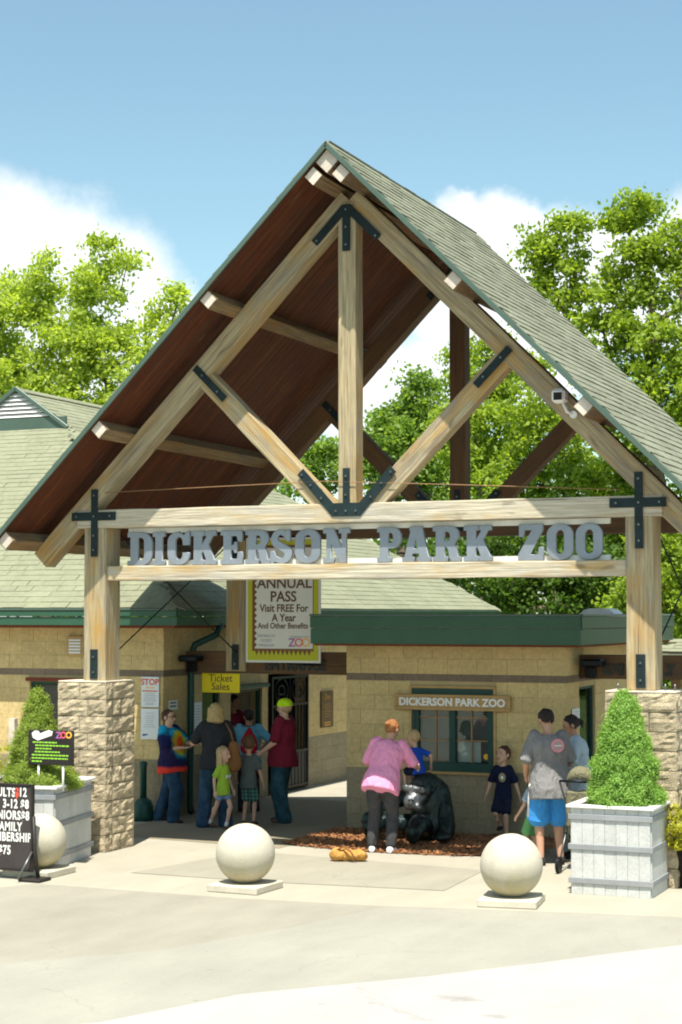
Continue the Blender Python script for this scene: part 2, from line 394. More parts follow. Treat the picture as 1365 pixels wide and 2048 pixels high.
sheet('panel', [(-1.99, -1.36), (-1.55, 0.70), (1.46, 0.32), (1.54, -1.18), (-0.32, -1.37)], 0.004, 'exposed_panel')
sheet('walkway', [(-4.1, 1.35), (-1.35, 1.05), (-1.35, 3.1), (-1.38, 6.2), (-4.1, 6.2)], 0.004, 'paver_panel')
sheet('path', [(1.6, 1.2), (6, 1.2), (6, 9), (1.6, 9)], 0.004, 'paver_panel')
# mulch bed in front of the booth
mb = [(-1.50, 1.42), (-0.9, 1.26), (-0.2, 1.16), (0.6, 1.22), (1.2, 1.42), (1.62, 1.8), (1.60, 3.12), (-1.42, 3.12)]
sheet('flower_bed', mb, 0.008, 'mulch')
bm = bmesh.new()
def inpoly(x, y, P):
    c = False; j = len(P)-1
    for i in range(len(P)):
        if ((P[i][1] > y) != (P[j][1] > y)) and x < (P[j][0]-P[i][0])*(y-P[i][1])/(P[j][1]-P[i][1])+P[i][0]: c = not c
        j = i
    return c
vs = []; fs = []
for k in range(5200):
    x = random.uniform(-1.6, 1.75); y = random.uniform(0.75, 3.12)
    if not inpoly(x+random.gauss(0, .04), y+random.gauss(0, .04), mb): continue
    if y > 3.1: continue
    a = random.uniform(0, 6.28); l = random.uniform(.015, .05); w = random.uniform(.006, .014); h = random.uniform(.004, .02)
    M = Matrix.Translation((x, y, .012+h)) @ Matrix.Rotation(a, 4, 'Z') @ Matrix.Rotation(random.gauss(0, .35), 4, 'Y')
    b = len(vs); vs += [M @ Vector(v) for v in boxv((-l, -w, -.004), (l, w, .004))]; fs += [tuple(b+i for i in f) for f in BOXF]
tag(obj('bark_chips', mesh('bark_chips', vs, fs, 'mulch')), 'reddish brown bark chips covering the bed below the booth window', 'mulch', None, 'stuff')

# ---------------------------------------------------------------- timber gateway
gate = thing('timber_gateway', 'tall weathered timber gateway with steep green shingled gable roof over the zoo entrance', 'gateway')
HW = 3.288; YR = 3.73; KX = -0.03; ZA = 7.90       # half spacing of posts, rear truss, king post x, soffit apex
PW, PD, BD = 0.30, 0.34, 0.22
def plate(pts, y, m='bracket', parent=gate, t=0.014, bolts=(), name='bracket'):
    """flat steel plate outline in the x z plane, front face at y, with bolts"""
    n = len(pts); v = [(x, y, z) for x, z in pts]+[(x, y+t, z) for x, z in pts]
    f = [tuple(range(n)), tuple(range(2*n-1, n-1, -1))]+[(i, i+n, (i+1) % n+n, (i+1) % n) for i in range(n)]
    bm = bmesh.new(); bv = [bm.verts.new(p) for p in v]
    for q in f: bm.faces.new([bv[i] for i in q])
    bmesh.ops.recalc_face_normals(bm, faces=bm.faces)
    o = bm_obj(name, bm, m, parent)
    for bx, bz in bolts:
        bm = bmesh.new(); tube_bm(bm, [(bx, y, bz), (bx, y-0.014, bz)], 0.013, 8)
        bm_obj('bolt', bm, 'bolt', o)
    return o
def strip(x0, z0, x1, z1, w):
    d = Vector((x1-x0, z1-z0)).normalized(); n = Vector((-d.y, d.x))*w/2
    return [(x0+n.x, z0+n.y), (x0-n.x, z0-n.y), (x1-n.x, z1-n.y), (x1+n.x, z1+n.y)]
def truss(y, front):
    m = 'weathered_timber' if front else 'dark_beam'  # rear truss is the same timber; its shade is put into a darker colour
    yb = y+BD/2
    for s in (-1, 1):
        zt = 2.0
        beam('post', (s*HW, y+PD/2, zt), (s*HW, y+PD/2, 3.808), PW, PD, 'weathered_timber', gate)
        # rafter, 45 degrees, centre line z = zc - |x|
        zc = 7.50; 
        x1 = 4.06
        beam('rafter', (s*0.02, yb+s*.003, zc-0.02), (s*x1, yb+s*.003, zc-x1), 0.235, BD, m, gate)
        beam('brace', (KX+s*0.20, yb-0.004, 3.72-0.0+0.20+0.0), (KX+s*1.86, yb-0.004, 3.72+1.86), 0.22, BD-0.03, m, gate)
    beam('tie_beam', (-HW-0.24, y+0.113, 3.918), (HW+0.24, y+0.113, 3.918), 0.215, 0.25, 'bleached_timber' if front else m, gate)
    beam('king_post', (KX, yb+0.0, 4.03), (KX, yb, 7.45), 0.215, 0.215, m, gate)
    # steel brackets
    yp = y-0.020
    plate([(KX-.045, 6.88), (KX+.045, 6.88), (KX+.045, 7.28), (KX+.36, 6.965), (KX+.425, 7.03), (KX+.05, 7.41), (KX-.05, 7.41), (KX-.425, 7.03), (KX-.36, 6.965), (KX-.045, 7.28)][::1], yp-0.004,
          bolts=[(KX, 6.95), (KX, 7.15), (KX+.36, 7.02), (KX-.36, 7.02), (KX, 7.35)])
    for s in (-1, 1):
        x = s*HW
        w = .043
        plate([(x-w, 3.47), (x+w, 3.47), (x+w, 3.90), (x+.29, 3.90), (x+.29, 4.0), (x+w, 4.0), (x+w, 4.27), (x-w, 4.27), (x-w, 4.0), (x-.31, 4.0), (x-.31, 3.90), (x-w, 3.90)], yp-0.012,
              bolts=[(x, 3.55), (x, 3.72), (x, 3.95), (x, 4.2), (x+.22, 3.95), (x-.24, 3.95)])
        plate([(x-.05, 2.02), (x+.05, 2.02), (x+.05, 2.37), (x-.05, 2.37)], yp+0.004, bolts=[(x, 2.10), (x, 2.28)])
        x0 = KX+s*1.92
        plate(strip(x0, 5.66, KX+s*1.53, 5.27, .085), yp-0.004, bolts=[(KX+s*1.62, 5.36), (KX+s*1.82, 5.56)])
    plate([(KX-.17, 3.88), (KX+.17, 3.88), (KX+.60, 4.36), (KX+.53, 4.43), (KX+.16, 4.03), (KX+.04, 4.03), (KX+.04, 4.42), (KX-.04, 4.42), (KX-.04, 4.03), (KX-.16, 4.03), (KX-.53, 4.43), (KX-.60, 4.36)], yp-0.004,
          bolts=[(KX-.12, 3.94), (KX, 3.94), (KX+.12, 3.94), (KX, 4.12), (KX, 4.33), (KX-.3, 4.09), (KX-.43, 4.24), (KX-.54, 4.36), (KX+.3, 4.09), (KX+.43, 4.24), (KX+.54, 4.36)])
truss(0.0, True); truss(YR, False)
beam('sign_beam', (-HW+PW/2+.002, 0.15, 3.27), (HW-PW/2-.002, 0.15, 3.27), 0.172, 0.24, 'bleached_timber', gate, rough=.012)
# purlins resting on the rafters under the boards
YF, YB_ = -0.62, 4.56
for s in (-1, 1):
    for px in (1.46, 2.87, 4.13):
        zc = ZA-0.118
        o = beam('purlin', (s*px, YF, zc-px), (s*px, YB_, zc-px), 0.16, 0.16, 'purlin_timber', gate, up=Vector((1, 0, 1)))
        o2 = box('purlin_end', (-.07, -.004, -.07), (.07, 0.0, .07), 'timber_end', o, M=frame((s*px, YF-.0035, zc-px), Vector((1, 0, 1)).normalized(), (0, 1, 0), Vector((-1, 0, 1)).normalized()))
for px, zc in ((0, 7.755), (-0.165, 7.605), (0.165, 7.605)):
    o = beam('ridge_beam', (px, YF, zc), (px, YB_, zc), 0.19 if px == 0 else .15, 0.19 if px == 0 else .15, 'purlin_timber', gate, up=Vector((1, 0, 1)))
    box('beam_end', (-.072 if px else -.092, -.004, -.072 if px else -.092), (.072 if px else .092, 0.0, .072 if px else .092), 'timber_end', o, M=frame((px, YF-.0035, zc), Vector((1, 0, 1)).normalized(), (0, 1, 0), Vector((-1, 0, 1)).normalized()))
# roof boards running up the slope, one object each
EX = 4.22
Lr = EX*math.sqrt(2)
bw = 0.136; nb = 38; y0 = -0.655
me_b = {}
for s in (-1, 1):
    ax = Vector((-s, 0, 1)).normalized()   # up the slope
    nrm = Vector((s, 0, 1)).normalized()
    bm = bmesh.new(); bevbox(bm, (-Lr/2, -bw/2+.003, -0.012), (Lr/2, bw/2-.003, 0.012), 0.005)
    me = bpy.data.meshes.new('soffit_board'); bm.to_mesh(me); bm.free(); me.materials.append(MATS['soffit'])
    for k in range(nb):
        yc = y0+bw*(k+.5)
        c = Vector((s*EX/2, yc, ZA-EX/2))+nrm*(0.0125+random.uniform(0, .0015))
        ay = nrm.cross(ax)
        obj('soffit_board', me, gate, frame(c, ax, ay, nrm))
    # deck above the boards
    c = Vector((s*EX/2, y0+bw*nb/2, ZA-EX/2))+nrm*0.034
    box('roof_deck', (-Lr/2, -bw*nb/2, -0.008), (Lr/2, bw*nb/2, 0.008), 'green_metal', gate, M=frame(c, ax, nrm.cross(ax), nrm))
    # rake trim front and back, eave drip edge
    for yy, sg in ((y0-.012, -1), (y0+bw*nb+.012, 1)):
        a = Vector((0, yy, ZA+.03)); b = Vector((s*(EX+.03), yy, ZA+.03-EX-.03))
        beam('rake_trim', a+Vector((0, 0, .0)), b, 0.055, 0.022, 'green_trim', gate, rough=0, bev=.003)
    a = Vector((s*(EX+.012), y0, ZA-EX+.012)); b = Vector((s*(EX+.012), y0+bw*nb, ZA-EX+.012))
    beam('drip_edge', a, b, 0.07, 0.02, 'green_trim', gate, up=Vector((1, 0, 0)), rough=0, bev=.003)

def shingle_mesh(w, l, t, m, name='shingle'):
    v = [(-w/2, 0, 0.0), (w/2, 0, 0.0), (w/2, l, 0.0), (-w/2, l, 0.0), (-w/2, 0, t), (w/2, 0, t), (w/2, l, 0.002), (-w/2, l, 0.002)]
    return mesh(name, v, BOXF, m)
def shingle_field(parent, O, a, b, poly, e, w, m, limit=300, t=0.014, jit=0.006):
    """courses of shingle tabs: a runs along the course, b up the slope; poly bounds the field in (a, b)"""
    O = Vector(O); a = Vector(a).normalized(); b = Vector(b).normalized(); n = a.cross(b).normalized()
    B0 = min(p[1] for p in poly); B1 = max(p[1] for p in poly); A0 = min(p[0] for p in poly); A1 = max(p[0] for p in poly)
    tabs = []
    r = 0; bb = B0
    while bb < B1-0.02:
        aa = A0-random.uniform(0, w)
        while aa < A1:
            ww = w*random.choice((0.8, 1.0, 1.0, 1.25)); c = aa+ww/2
            if inpoly(c, bb+e*.5, poly):
                x0 = aa; x1 = aa+ww
                if not inpoly(x0+.01, bb+e*.5, poly): x0 = max(x0, A0) if abs(x0-A0) < w else x0+0.0
                tabs.append((max(x0, A0), min(x1, A1), bb, random.random()))
            aa += ww
        bb += e; r += 1
    def pos(tb): return O+a*((tb[0]+tb[1])/2)+b*tb[2]
    tabs.sort(key=lambda tb: (pos(tb)-CAM).length if abs(ray_px(pos(tb))-682) < 760 else 1e3)
    cache = {}
    vs = []; fs = []
    for i, tb in enumerate(tabs):
        ww = round((tb[1]-tb[0]-.004)/0.02)*0.02; p = O+a*((tb[0]+tb[1])/2)+b*(tb[2]+random.uniform(-jit, jit)*.5)
        tt = t*(0.75+0.6*tb[3])
        k = (ww, int(tb[3]*3)); ww = max(ww, .04)
        if i < limit:
            if k not in cache: cache[k] = shingle_mesh(ww, e*1.18, t*(0.8+.2*k[1]), m)
            obj('shingle', cache[k], parent, frame(p+n*.002, a, b, n))
        else:
            q = len(vs); h = ww/2; l = e*1.18
            for (x, y, z) in [(-h, 0, 0), (h, 0, 0), (h, l, 0), (-h, l, 0), (-h, 0, tt), (h, 0, tt), (h, l, 0.002), (-h, l, 0.002)]:
                vs.append(p+a*x+b*y+n*(z+.002))
            fs += [tuple(q+i_ for i_ in f) for f in BOXF]
    if vs: tag(obj('shingles', mesh('shingles', vs, fs, m), parent), kind='stuff')
def ray_px(P):
    d = P-CAM; return 682.5+F*d.dot(_r)/d.dot(_f)
nr = Vector((1, 0, 1)).normalized()
TOPZ = ZA+0.044*math.sqrt(2)
shingle_field(gate, Vector((EX+.03, y0-.02, TOPZ-EX-.03)), (0, 1, 0), (-1, 0, 1), [(0, 0), (bw*nb+.04, 0), (bw*nb+.04, Lr+.03), (0, Lr+.03)], 0.14, 0.30, 'shingle', 300)
shingle_field(gate, Vector((-EX-.03, y0+bw*nb+.02, TOPZ-EX-.03)), (0, -1, 0), (1, 0, 1), [(0, 0), (bw*nb+.04, 0), (bw*nb+.04, Lr+.03), (0, Lr+.03)], 0.14, 0.30, 'shingle', 0)
for k in range(37):
    yy = y0-.01+k*.142
    vs = [(-.1, 0, -.1), (0, 0, 0), (.1, 0, -.1), (-.1, .16, -.094), (0, .16, .006), (.1, .16, -.094)]
    vs = [(x, y, z+.018) for x, y, z in vs]+[(x*1.02, y, z+.004) for x, y, z in vs]
    fs = [(0, 1, 4, 3), (1, 2, 5, 4), (6, 9, 10, 7), (7, 10, 11, 8), (0, 6, 7, 1), (1, 7, 8, 2), (3, 4, 10, 9), (4, 5, 11, 10), (0, 3, 9, 6), (2, 8, 11, 5)]
    if k == 0: mer = mesh('ridge_shingle', vs, fs, 'shingle')
    obj('ridge_shingle', mer, gate, Matrix.Translation((0, yy, TOPZ)) @ Matrix.Rotation(R(-2), 4, 'X'))
# cross bracing rods between front and rear posts, and the thin wire between the rafters
for s in (-1, 1):
    tube('tie_rod', [(s*HW+.0, PD+.0, 2.25), (s*HW, YR, 3.85)], 0.009, 'iron', gate, 6)
    tube('tie_rod', [(s*HW+.022, PD, 3.85), (s*HW+.022, YR, 2.25)], 0.009, 'iron', gate, 6)
wire = thing('wire', 'thin pale wire strung across the gateway just above the tie beam', 'wire', (-3.05, -.02, 4.22))
tube('strand', [(-3.15, -.02, 4.23), (-1.6, -.02, 4.26), (-.3, -.02, 4.28), (1.2, -.02, 4.20), (3.1, -.02, 4.09)], 0.0045, 'muntin', wire, 5)
# rear posts stand on the lintel beams; small camera on the right rafter
cam_t = thing('security_camera', 'small white dome security camera on the right front rafter beside the third purlin', 'security camera', (2.49, -.05, 5.07))
bm = bmesh.new(); bevbox(bm, (2.40, -.20, 5.02), (2.55, -.03, 5.17), .03); bm_obj('housing', bm, 'white_paint', cam_t)
box('lens_window', (2.43, -.207, 5.045), (2.52, -.201, 5.125), 'interior_dark', cam_t)
tube('arm', [(2.50, -.08, 5.02), (2.54, -.07, 4.93), (2.60, -.02, 4.90)], 0.018, 'white_paint', cam_t, 8)
bm = bmesh.new(); tube_bm(bm, [(2.60, -.045, 4.90), (2.60, -.015, 4.90)], .04, 12); bm_obj('mount', bm, 'white_paint', cam_t)

# ---------------------------------------------------------------- big metal letters DICKERSON PARK ZOO
sign = thing('zoo_name_sign', 'large grey slab-serif metal letters reading DICKERSON PARK ZOO between the two gateway beams', 'sign', (0, 0, 3.36))
box('rail', (-2.92, 0.152, 3.357), (2.94, 0.177, 3.415), 'rail_metal', sign)
box('rail', (-2.92, 0.152, 3.745), (2.94, 0.177, 3.806), 'rail_metal', sign)
def arc(cx, cy, rx, ry, a0, a1, n=10):
    return [(cx+rx*math.cos(R(a0+(a1-a0)*i/n)), cy+ry*math.sin(R(a0+(a1-a0)*i/n))) for i in range(n+1)]
# outlines in a 1 x 1 box, first loop outside, others holes
G = {}
sf = .13   # serif thickness
G['I'] = [[(0, 0), (1, 0), (1, sf), (.78, sf), (.78, 1-sf), (1, 1-sf), (1, 1), (0, 1), (0, 1-sf), (.22, 1-sf), (.22, sf), (0, sf)]]
G['D'] = [[(0, 0)]+arc(.58, .36, .42, .36, -90, 0)+arc(.58, .64, .42, .36, 0, 90)+[(0, 1), (0, 1-sf), (.12, 1-sf), (.12, sf), (0, sf)],
          [(.42, .15)]+arc(.55, .30, .13, .15, -90, 0, 5)+arc(.55, .70, .13, .15, 0, 90, 5)+[(.42, .85)]]
G['O'] = [arc(.5, .30, .5, .30, -180, 0, 16)+arc(.5, .70, .5, .30, 0, 180, 16), arc(.5, .30, .16, .14, -180, 0, 8)+arc(.5, .70, .16, .14, 0, 180, 8)]
G['C'] = [arc(.5, .30, .5, .30, 0, -90, 8)+arc(.5, .30, .5, .30, -90, -180, 8)[1:]+arc(.5, .70, .5, .30, 180, 90, 8)+arc(.52, .74, .3, .22, 90, 40, 4)+[(.84, 1), (1, 1), (1, .60), (.70, .60)]+arc(.52, .70, .17, .15, 0, 180, 8)+arc(.52, .30, .17, .15, 180, 360, 8)+[(.69, .36), (1, .36)]]
G['E'] = [[(0, 0), (1, 0), (1, .36), (.80, .36), (.76, .15), (.46, .15), (.46, .43), (.60, .43), (.63, .34), (.74, .34), (.74, .66), (.63, .66), (.60, .57), (.46, .57), (.46, .85), (.74, .85), (.80, .68), (.97, .68), (.97, 1), (0, 1), (0, 1-sf), (.13, 1-sf), (.13, sf), (0, sf)]]
G['K'] = [[(0, 0), (.52, 0), (.52, sf), (.42, sf), (.42, .34), (.48, .42), (.62, sf), (.55, sf), (.55, 0), (1, 0), (1, sf), (.94, sf), (.68, .60), (.86, 1-sf), (.98, 1-sf), (.98, 1), (.56, 1), (.56, 1-sf), (.64, 1-sf), (.42, .56), (.42, 1-sf), (.52, 1-sf), (.52, 1), (0, 1), (0, 1-sf), (.11, 1-sf), (.11, sf), (0, sf)]]
G['R'] = [[(0, 0), (.53, 0), (.53, sf), (.42, sf), (.42, .42), (.48, .42), (.56, .34), (.60, .10), (.70, 0), (1, 0), (1, sf), (.90, sf), (.86, .38), (.78, .48)]+arc(.64, .76, .30, .24, -50, 90, 8)+[(0, 1), (0, 1-sf), (.11, 1-sf), (.11, sf), (0, sf)],
          [(.42, .57), (.52, .57)]+arc(.54, .71, .09, .14, -90, 90, 6)+[(.42, .85)]]
G['P'] = [[(0, 0), (.56, 0), (.56, sf), (.44, sf), (.44, .40), (.62, .40)]+arc(.64, .70, .34, .30, -90, 90, 10)+[(0, 1), (0, 1-sf), (.11, 1-sf), (.11, sf), (0, sf)],
          [(.44, .55), (.54, .55)]+arc(.56, .70, .10, .15, -90, 90, 6)+[(.44, .85)]]
G['A'] = [[(0, 0), (.42, 0), (.42, sf), (.32, sf), (.355, .24), (.59, .24), (.62, sf), (.54, sf), (.54, 0), (1, 0), (1, sf), (.93, sf), (.70, 1), (.26, 1), (.26, .90), (.30, .90), (.08, sf), (0, sf)],
          [(.395, .37), (.47, .72), (.555, .37)]]
G['N'] = [[(0, 0), (.40, 0), (.40, sf), (.29, sf), (.29, .62), (.62, 0), (.87, 0), (.87, 1-sf), (1, 1-sf), (1, 1), (.60, 1), (.60, 1-sf), (.71, 1-sf), (.71, .42), (.40, 1), (0, 1), (0, 1-sf), (.13, 1-sf), (.13, sf), (0, sf)]]
G['Z'] = [[(0, 0), (1, 0), (1, .36), (.84, .36), (.80, .15), (.44, .15), (.98, .84), (.98, 1), (.04, 1), (.04, .66), (.20, .66), (.25, .85), (.56, .85), (0, .16)]]
G['S'] = [[(0, 0), (.12, 0), (.20, .06)]+arc(.52, .30, .48, .30, -105, 30, 9)+[(.80, .50), (.42, .64)]+arc(.46, .745, .14, .115, 215, 60, 6)+[(.70, .76), (.74, .66), (.90, .66), (.90, 1), (.80, 1), (.72, .945)]+arc(.46, .72, .43, .28, 75, 205, 9)+[(.16, .50), (.52, .37)]+arc(.50, .26, .16, .115, 40, -120, 6)+[(.24, .22), (.18, .36), (0, .36)]]
LET = [('D', -2.85, -2.52), ('I', -2.51, -2.35), ('C', -2.31, -2.02), ('K', -2.0, -1.67), ('E', -1.61, -1.33), ('R', -1.29, -0.98), ('S', -0.97, -0.70), ('O', -0.66, -0.35), ('N', -0.31, 0.01),
       ('P', 0.35, 0.64), ('A', 0.65, 0.98), ('R', 1.01, 1.33), ('K', 1.37, 1.69), ('Z', 1.99, 2.27), ('O', 2.31, 2.6), ('O', 2.63, 2.92)]
for ch, xa, xb in LET:
    cu = bpy.data.curves.new('letter', 'CURVE'); cu.dimensions = '2D'; cu.fill_mode = 'BOTH'; cu.extrude = 0.016
    cu.bevel_depth = 0.004; cu.bevel_resolution = 0
    for lp in G[ch]:
        sp = cu.splines.new('POLY'); sp.points.add(len(lp)-1)
        for i, (x, y) in enumerate(lp): sp.points[i].co = (x*(xb-xa), y*0.385, 0, 1)
        sp.use_cyclic_u = True
    t_ = bpy.data.objects.new('tmp', cu); COL.objects.link(t_); bpy.context.view_layer.update()
    me = bpy.data.meshes.new_from_object(t_.evaluated_get(bpy.context.evaluated_depsgraph_get())); bpy.data.objects.remove(t_)
    me.materials.clear(); me.materials.append(MATS['letter_metal'])
    obj('letter', me, sign, FRONT((xa-.055, 0.125, 3.366)))

# ---------------------------------------------------------------- split-face stone pillars under the front posts
def stone_pillar(x0, x1, y0, y1, zt, label):
    cx, cy = (x0+x1)/2, (y0+y1)/2
    t = thing('stone_pillar', label, 'pillar', (cx, cy, 0), 0, 'rough stone pillars carrying the gateway posts')
    box('core', (x0+.05, y0+.05, 0), (x1-.05, y1-.05, zt-.02), 'stone', t)
    H = 0.2; nrow = int(round((zt-0.02)/H)); H = (zt-.02)/nrow
    def stone(a, b, faces):
        bm = bmesh.new(); 
        vs = [bm.verts.new(v) for v in boxv(a, b)]
        for f in BOXF: bm.faces.new([vs[i] for i in f])
        bmesh.ops.subdivide_edges(bm, edges=bm.edges[:], cuts=5, use_grid_fill=True)
        s = random.random()*90
        for v in bm.verts:
            for ax, val, sg in faces:
                if abs(v.co[ax]-val) < 1e-5:
                    o = [q for q in range(3) if q != ax]
                    ed = min(min(abs(v.co[q]-a[q]), abs(v.co[q]-b[q])) for q in o)
                    k = min(1, ed/0.025)
                    v.co[ax] += sg*(-.006+k*(.008+.020*noise.noise(Vector((v.co.x*11+s, v.co.y*9, v.co.z*9)))+.018*noise.noise(Vector((v.co.x*28+s, v.co.y*28, v.co.z*28)))))
        bmesh.ops.recalc_face_normals(bm, faces=bm.faces)
        bm_obj('stone', bm, 'stone', t)
    g_ = .004
    for r in range(nrow):
        z0, z1 = r*H+g_, (r+1)*H-g_
        off = 0.45 if r % 2 else 0.62
        xm = x0+(x1-x0)*off; ym = y0+(y1-y0)*(1-off)
        # two stones on the front, two on each side, one behind
        d = .16
        stone((x0, y0, z0), (xm-g_, y0+d, z1), [(1, y0, -1), (0, x0, -1)])
        stone((xm+g_, y0, z0), (x1, y0+d, z1), [(1, y0, -1), (0, x1, 1)])
        stone((x0, y0+d+2*g_, z0), (x0+d, y1, z1), [(0, x0, -1), (1, y1, 1)])
        if r % 2:
            stone((x1-d, y0+d+2*g_, z0), (x1, y1, z1), [(0, x1, 1), (1, y1, 1)])
        else:
            stone((x1-d, y0+d+2*g_, z0), (x1, ym+.1-g_, z1), [(0, x1, 1)])
            stone((x1-d, ym+.1+g_, z0), (x1, y1, z1), [(0, x1, 1), (1, y1, 1)])
        stone((x0+d+2*g_, y1-d, z0), (x1-d-2*g_, y1, z1), [(1, y1, 1)])
    box('cap', (x0+.005, y0+.005, zt-.018), (x1-.005, y1-.005, zt-.001), 'stone_cap', t, bev=.004)
    return t
stone_pillar(-3.73, -3.06, -.10, .58, 2.0, 'rough tan stone pillar under the left gateway post')
stone_pillar(2.93, 3.68, -.12, .58, 1.995, 'rough tan stone pillar under the right gateway post behind the spruce planter')
for k, bx in enumerate((3.02, 3.52, 3.62)):
    tube('anchor_bolt', [(bx, .1, 1.99), (bx, .1, 2.06)], .012, 'bolt', bpy.data.objects['stone_pillar.001'], 6)

# ---------------------------------------------------------------- masonry
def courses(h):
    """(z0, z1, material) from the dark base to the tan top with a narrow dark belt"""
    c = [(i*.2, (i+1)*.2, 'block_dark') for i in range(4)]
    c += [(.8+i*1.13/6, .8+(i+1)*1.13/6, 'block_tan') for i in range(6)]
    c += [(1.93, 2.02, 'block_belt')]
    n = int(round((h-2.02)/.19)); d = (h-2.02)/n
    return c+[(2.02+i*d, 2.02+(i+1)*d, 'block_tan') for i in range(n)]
BM = {}
def block_mesh(w, h, m):
    k = (round(w, 2), round(h, 3), m)
    if k not in BM:
        bm = bmesh.new(); bevbox(bm, (-w/2, -h/2, -.02), (w/2, h/2, .004), .002)
        me = bpy.data.meshes.new('block'); bm.to_mesh(me); bm.free(); me.materials.append(MATS[m]); BM[k] = me
    return BM[k]
def block_wall(parent, O, ax, n, L, H, holes=(), bl=.40, l0=0.0, core=None):
    """wall from O along ax with outward normal n; blocks over l0..core, plain wall behind; holes = (a0, a1, z0, z1)"""
    O = Vector(O); ax = Vector(ax); n = Vector(n); up = Vector((0, 0, 1)); core = core or L
    s = 1 if ax.cross(up).dot(n) > 0 else -1
    # wall body cut into rectangles round the holes
    xs = sorted({0, L, *[h[0] for h in holes], *[h[1] for h in holes]}); zs = sorted({0, H, *[h[2] for h in holes], *[h[3] for h in holes]})
    vs = []; fs = []
    for i in range(len(xs)-1):
        for j in range(len(zs)-1):
            cx, cz = (xs[i]+xs[i+1])/2, (zs[j]+zs[j+1])/2
            if any(h[0] < cx < h[1] and h[2] < cz < h[3] for h in holes): continue
            q = len(vs)
            for d in (-.004, -.2):
                for a, z in ((xs[i], zs[j]), (xs[i+1], zs[j]), (xs[i+1], zs[j+1]), (xs[i], zs[j+1])): vs.append(O+ax*a+up*z+n*d)
            fs += [tuple(q+t for t in f) for f in ((0, 1, 2, 3), (7, 6, 5, 4), (0, 4, 5, 1), (1, 5, 6, 2), (2, 6, 7, 3), (3, 7, 4, 0))]
    obj('wall', mesh('wall', vs, fs, 'mortar'), parent)
    for r, (z0, z1, m) in enumerate(courses(H)):
        a = l0-(bl/2 if r % 2 else 0)
        while a < core:
            a0, a1 = max(a, l0), min(a+bl, core); a += bl
            segs = [(a0, a1)]
            for h in holes:
                if h[2] < (z0+z1)/2 < h[3]:
                    ns = []
                    for p, q in segs:
                        if q <= h[0] or p >= h[1]: ns.append((p, q))
                        else:
                            if p < h[0]: ns.append((p, h[0]))
                            if q > h[1]: ns.append((h[1], q))
                    segs = ns
            for p, q in segs:
                w = round((q-p-.006), 2)
                if w < .03: continue
                w = (q-p-.003)
                me = block_mesh(w, z1-z0-.003, m)
                c = O+ax*((p+q)/2)+up*((z0+z1)/2)+n*random.uniform(-.001, .001)
                obj('block', me, parent, frame(c, ax*s, up, n))
def inset_window(parent, O, ax, n, a0, a1, z0, z1, cols, rows, depth=.06, fm='window_frame', name='window', fw=.035, back='interior_dark', bars='muntin'):
    """framed glazing set back in an opening"""
    O = Vector(O); ax = Vector(ax); n = Vector(n); up = Vector((0, 0, 1))
    M = frame(O-n*depth, ax, up, n) if ax.cross(up).dot(n) > 0 else frame(O-n*depth, ax, up, n)
    def b(nm, p, q, m, par, bev=0): return box(nm, p, q, m, par, bev, M)
    w = b(name, (a0, z0, -.03), (a0+fw, z1, .03), fm, parent)
    b('frame', (a1-fw, z0, -.03), (a1, z1, .03), fm, w)
    b('frame', (a0+fw, z1-fw, -.03), (a1-fw, z1, .03), fm, w); b('frame', (a0+fw, z0, -.03), (a1-fw, z0+fw, .03), fm, w)
    b('pane', (a0+fw, z0+fw, -.004), (a1-fw, z1-fw, 0), 'glass', w)
    cw = (a1-a0-2*fw)/cols; rh = (z1-z0-2*fw)/rows
    for i in range(1, cols): b('muntin', (a0+fw+cw*i-.007, z0+fw, .001), (a0+fw+cw*i+.007, z1-fw, .012), bars, w)
    for i in range(1, rows): b('muntin', (a0+fw, z0+fw+rh*i-.007, .0125), (a1-fw, z0+fw+rh*i+.007, .02), bars, w)
    return w

# ---------------------------------------------------------------- ticket building on the left
A = thing('ticket_building', 'tan block building with pale shingled Dutch gable roof left of the gateway', 'building', (-9.3, 9.6, 0))
FY, EXx = 3.15, -4.1
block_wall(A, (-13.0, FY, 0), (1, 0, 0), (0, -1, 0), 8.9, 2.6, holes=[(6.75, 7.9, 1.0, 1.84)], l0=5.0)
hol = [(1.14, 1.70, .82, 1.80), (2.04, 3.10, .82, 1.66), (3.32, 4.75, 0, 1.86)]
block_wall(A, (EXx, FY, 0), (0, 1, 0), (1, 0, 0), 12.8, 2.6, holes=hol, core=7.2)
box('wall', (-13.0, 3.4, 0), (-12.8, 15.9, 2.6), 'mortar', A); box('wall', (-12.8, 15.7, 0), (-4.35, 15.9, 2.6), 'mortar', A)
# inside of the building
box('partition', (-7.0, 3.4, 0), (-6.9, 15.7, 2.6), 'interior', A); box('floor_slab', (-12.8, 3.4, 0.0), (-4.35, 15.7, .02), 'interior', A)
box('ceiling', (-12.8, 3.36, 2.56), (-4.31, 15.69, 2.6), 'ceiling_inside', A)
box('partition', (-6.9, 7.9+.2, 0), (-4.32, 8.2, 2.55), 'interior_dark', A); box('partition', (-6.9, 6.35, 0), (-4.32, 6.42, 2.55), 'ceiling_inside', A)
w1 = inset_window(A, (EXx, FY, 0), (0, 1, 0), (1, 0, 0), 1.14, 1.70, .82, 1.80, 1, 1, fm='window_frame', name='ticket_window')
w2 = inset_window(A, (EXx, FY, 0), (0, 1, 0), (1, 0, 0), 2.04, 3.10, .82, 1.66, 1, 1, fm='window_frame', name='ticket_window')
for o in list(w2.children):
    if o.name.startswith('pane'): bpy.data.objects.remove(o)
box('ticket_counter', (-4.14, 5.15, .80), (-3.86, 6.27, .84), 'trim_tan', A, bev=.008)
box('window_hood', (-4.09, 5.15, 1.68), (-3.98, 6.3, 1.74), 'pipe_green', A, bev=.01)
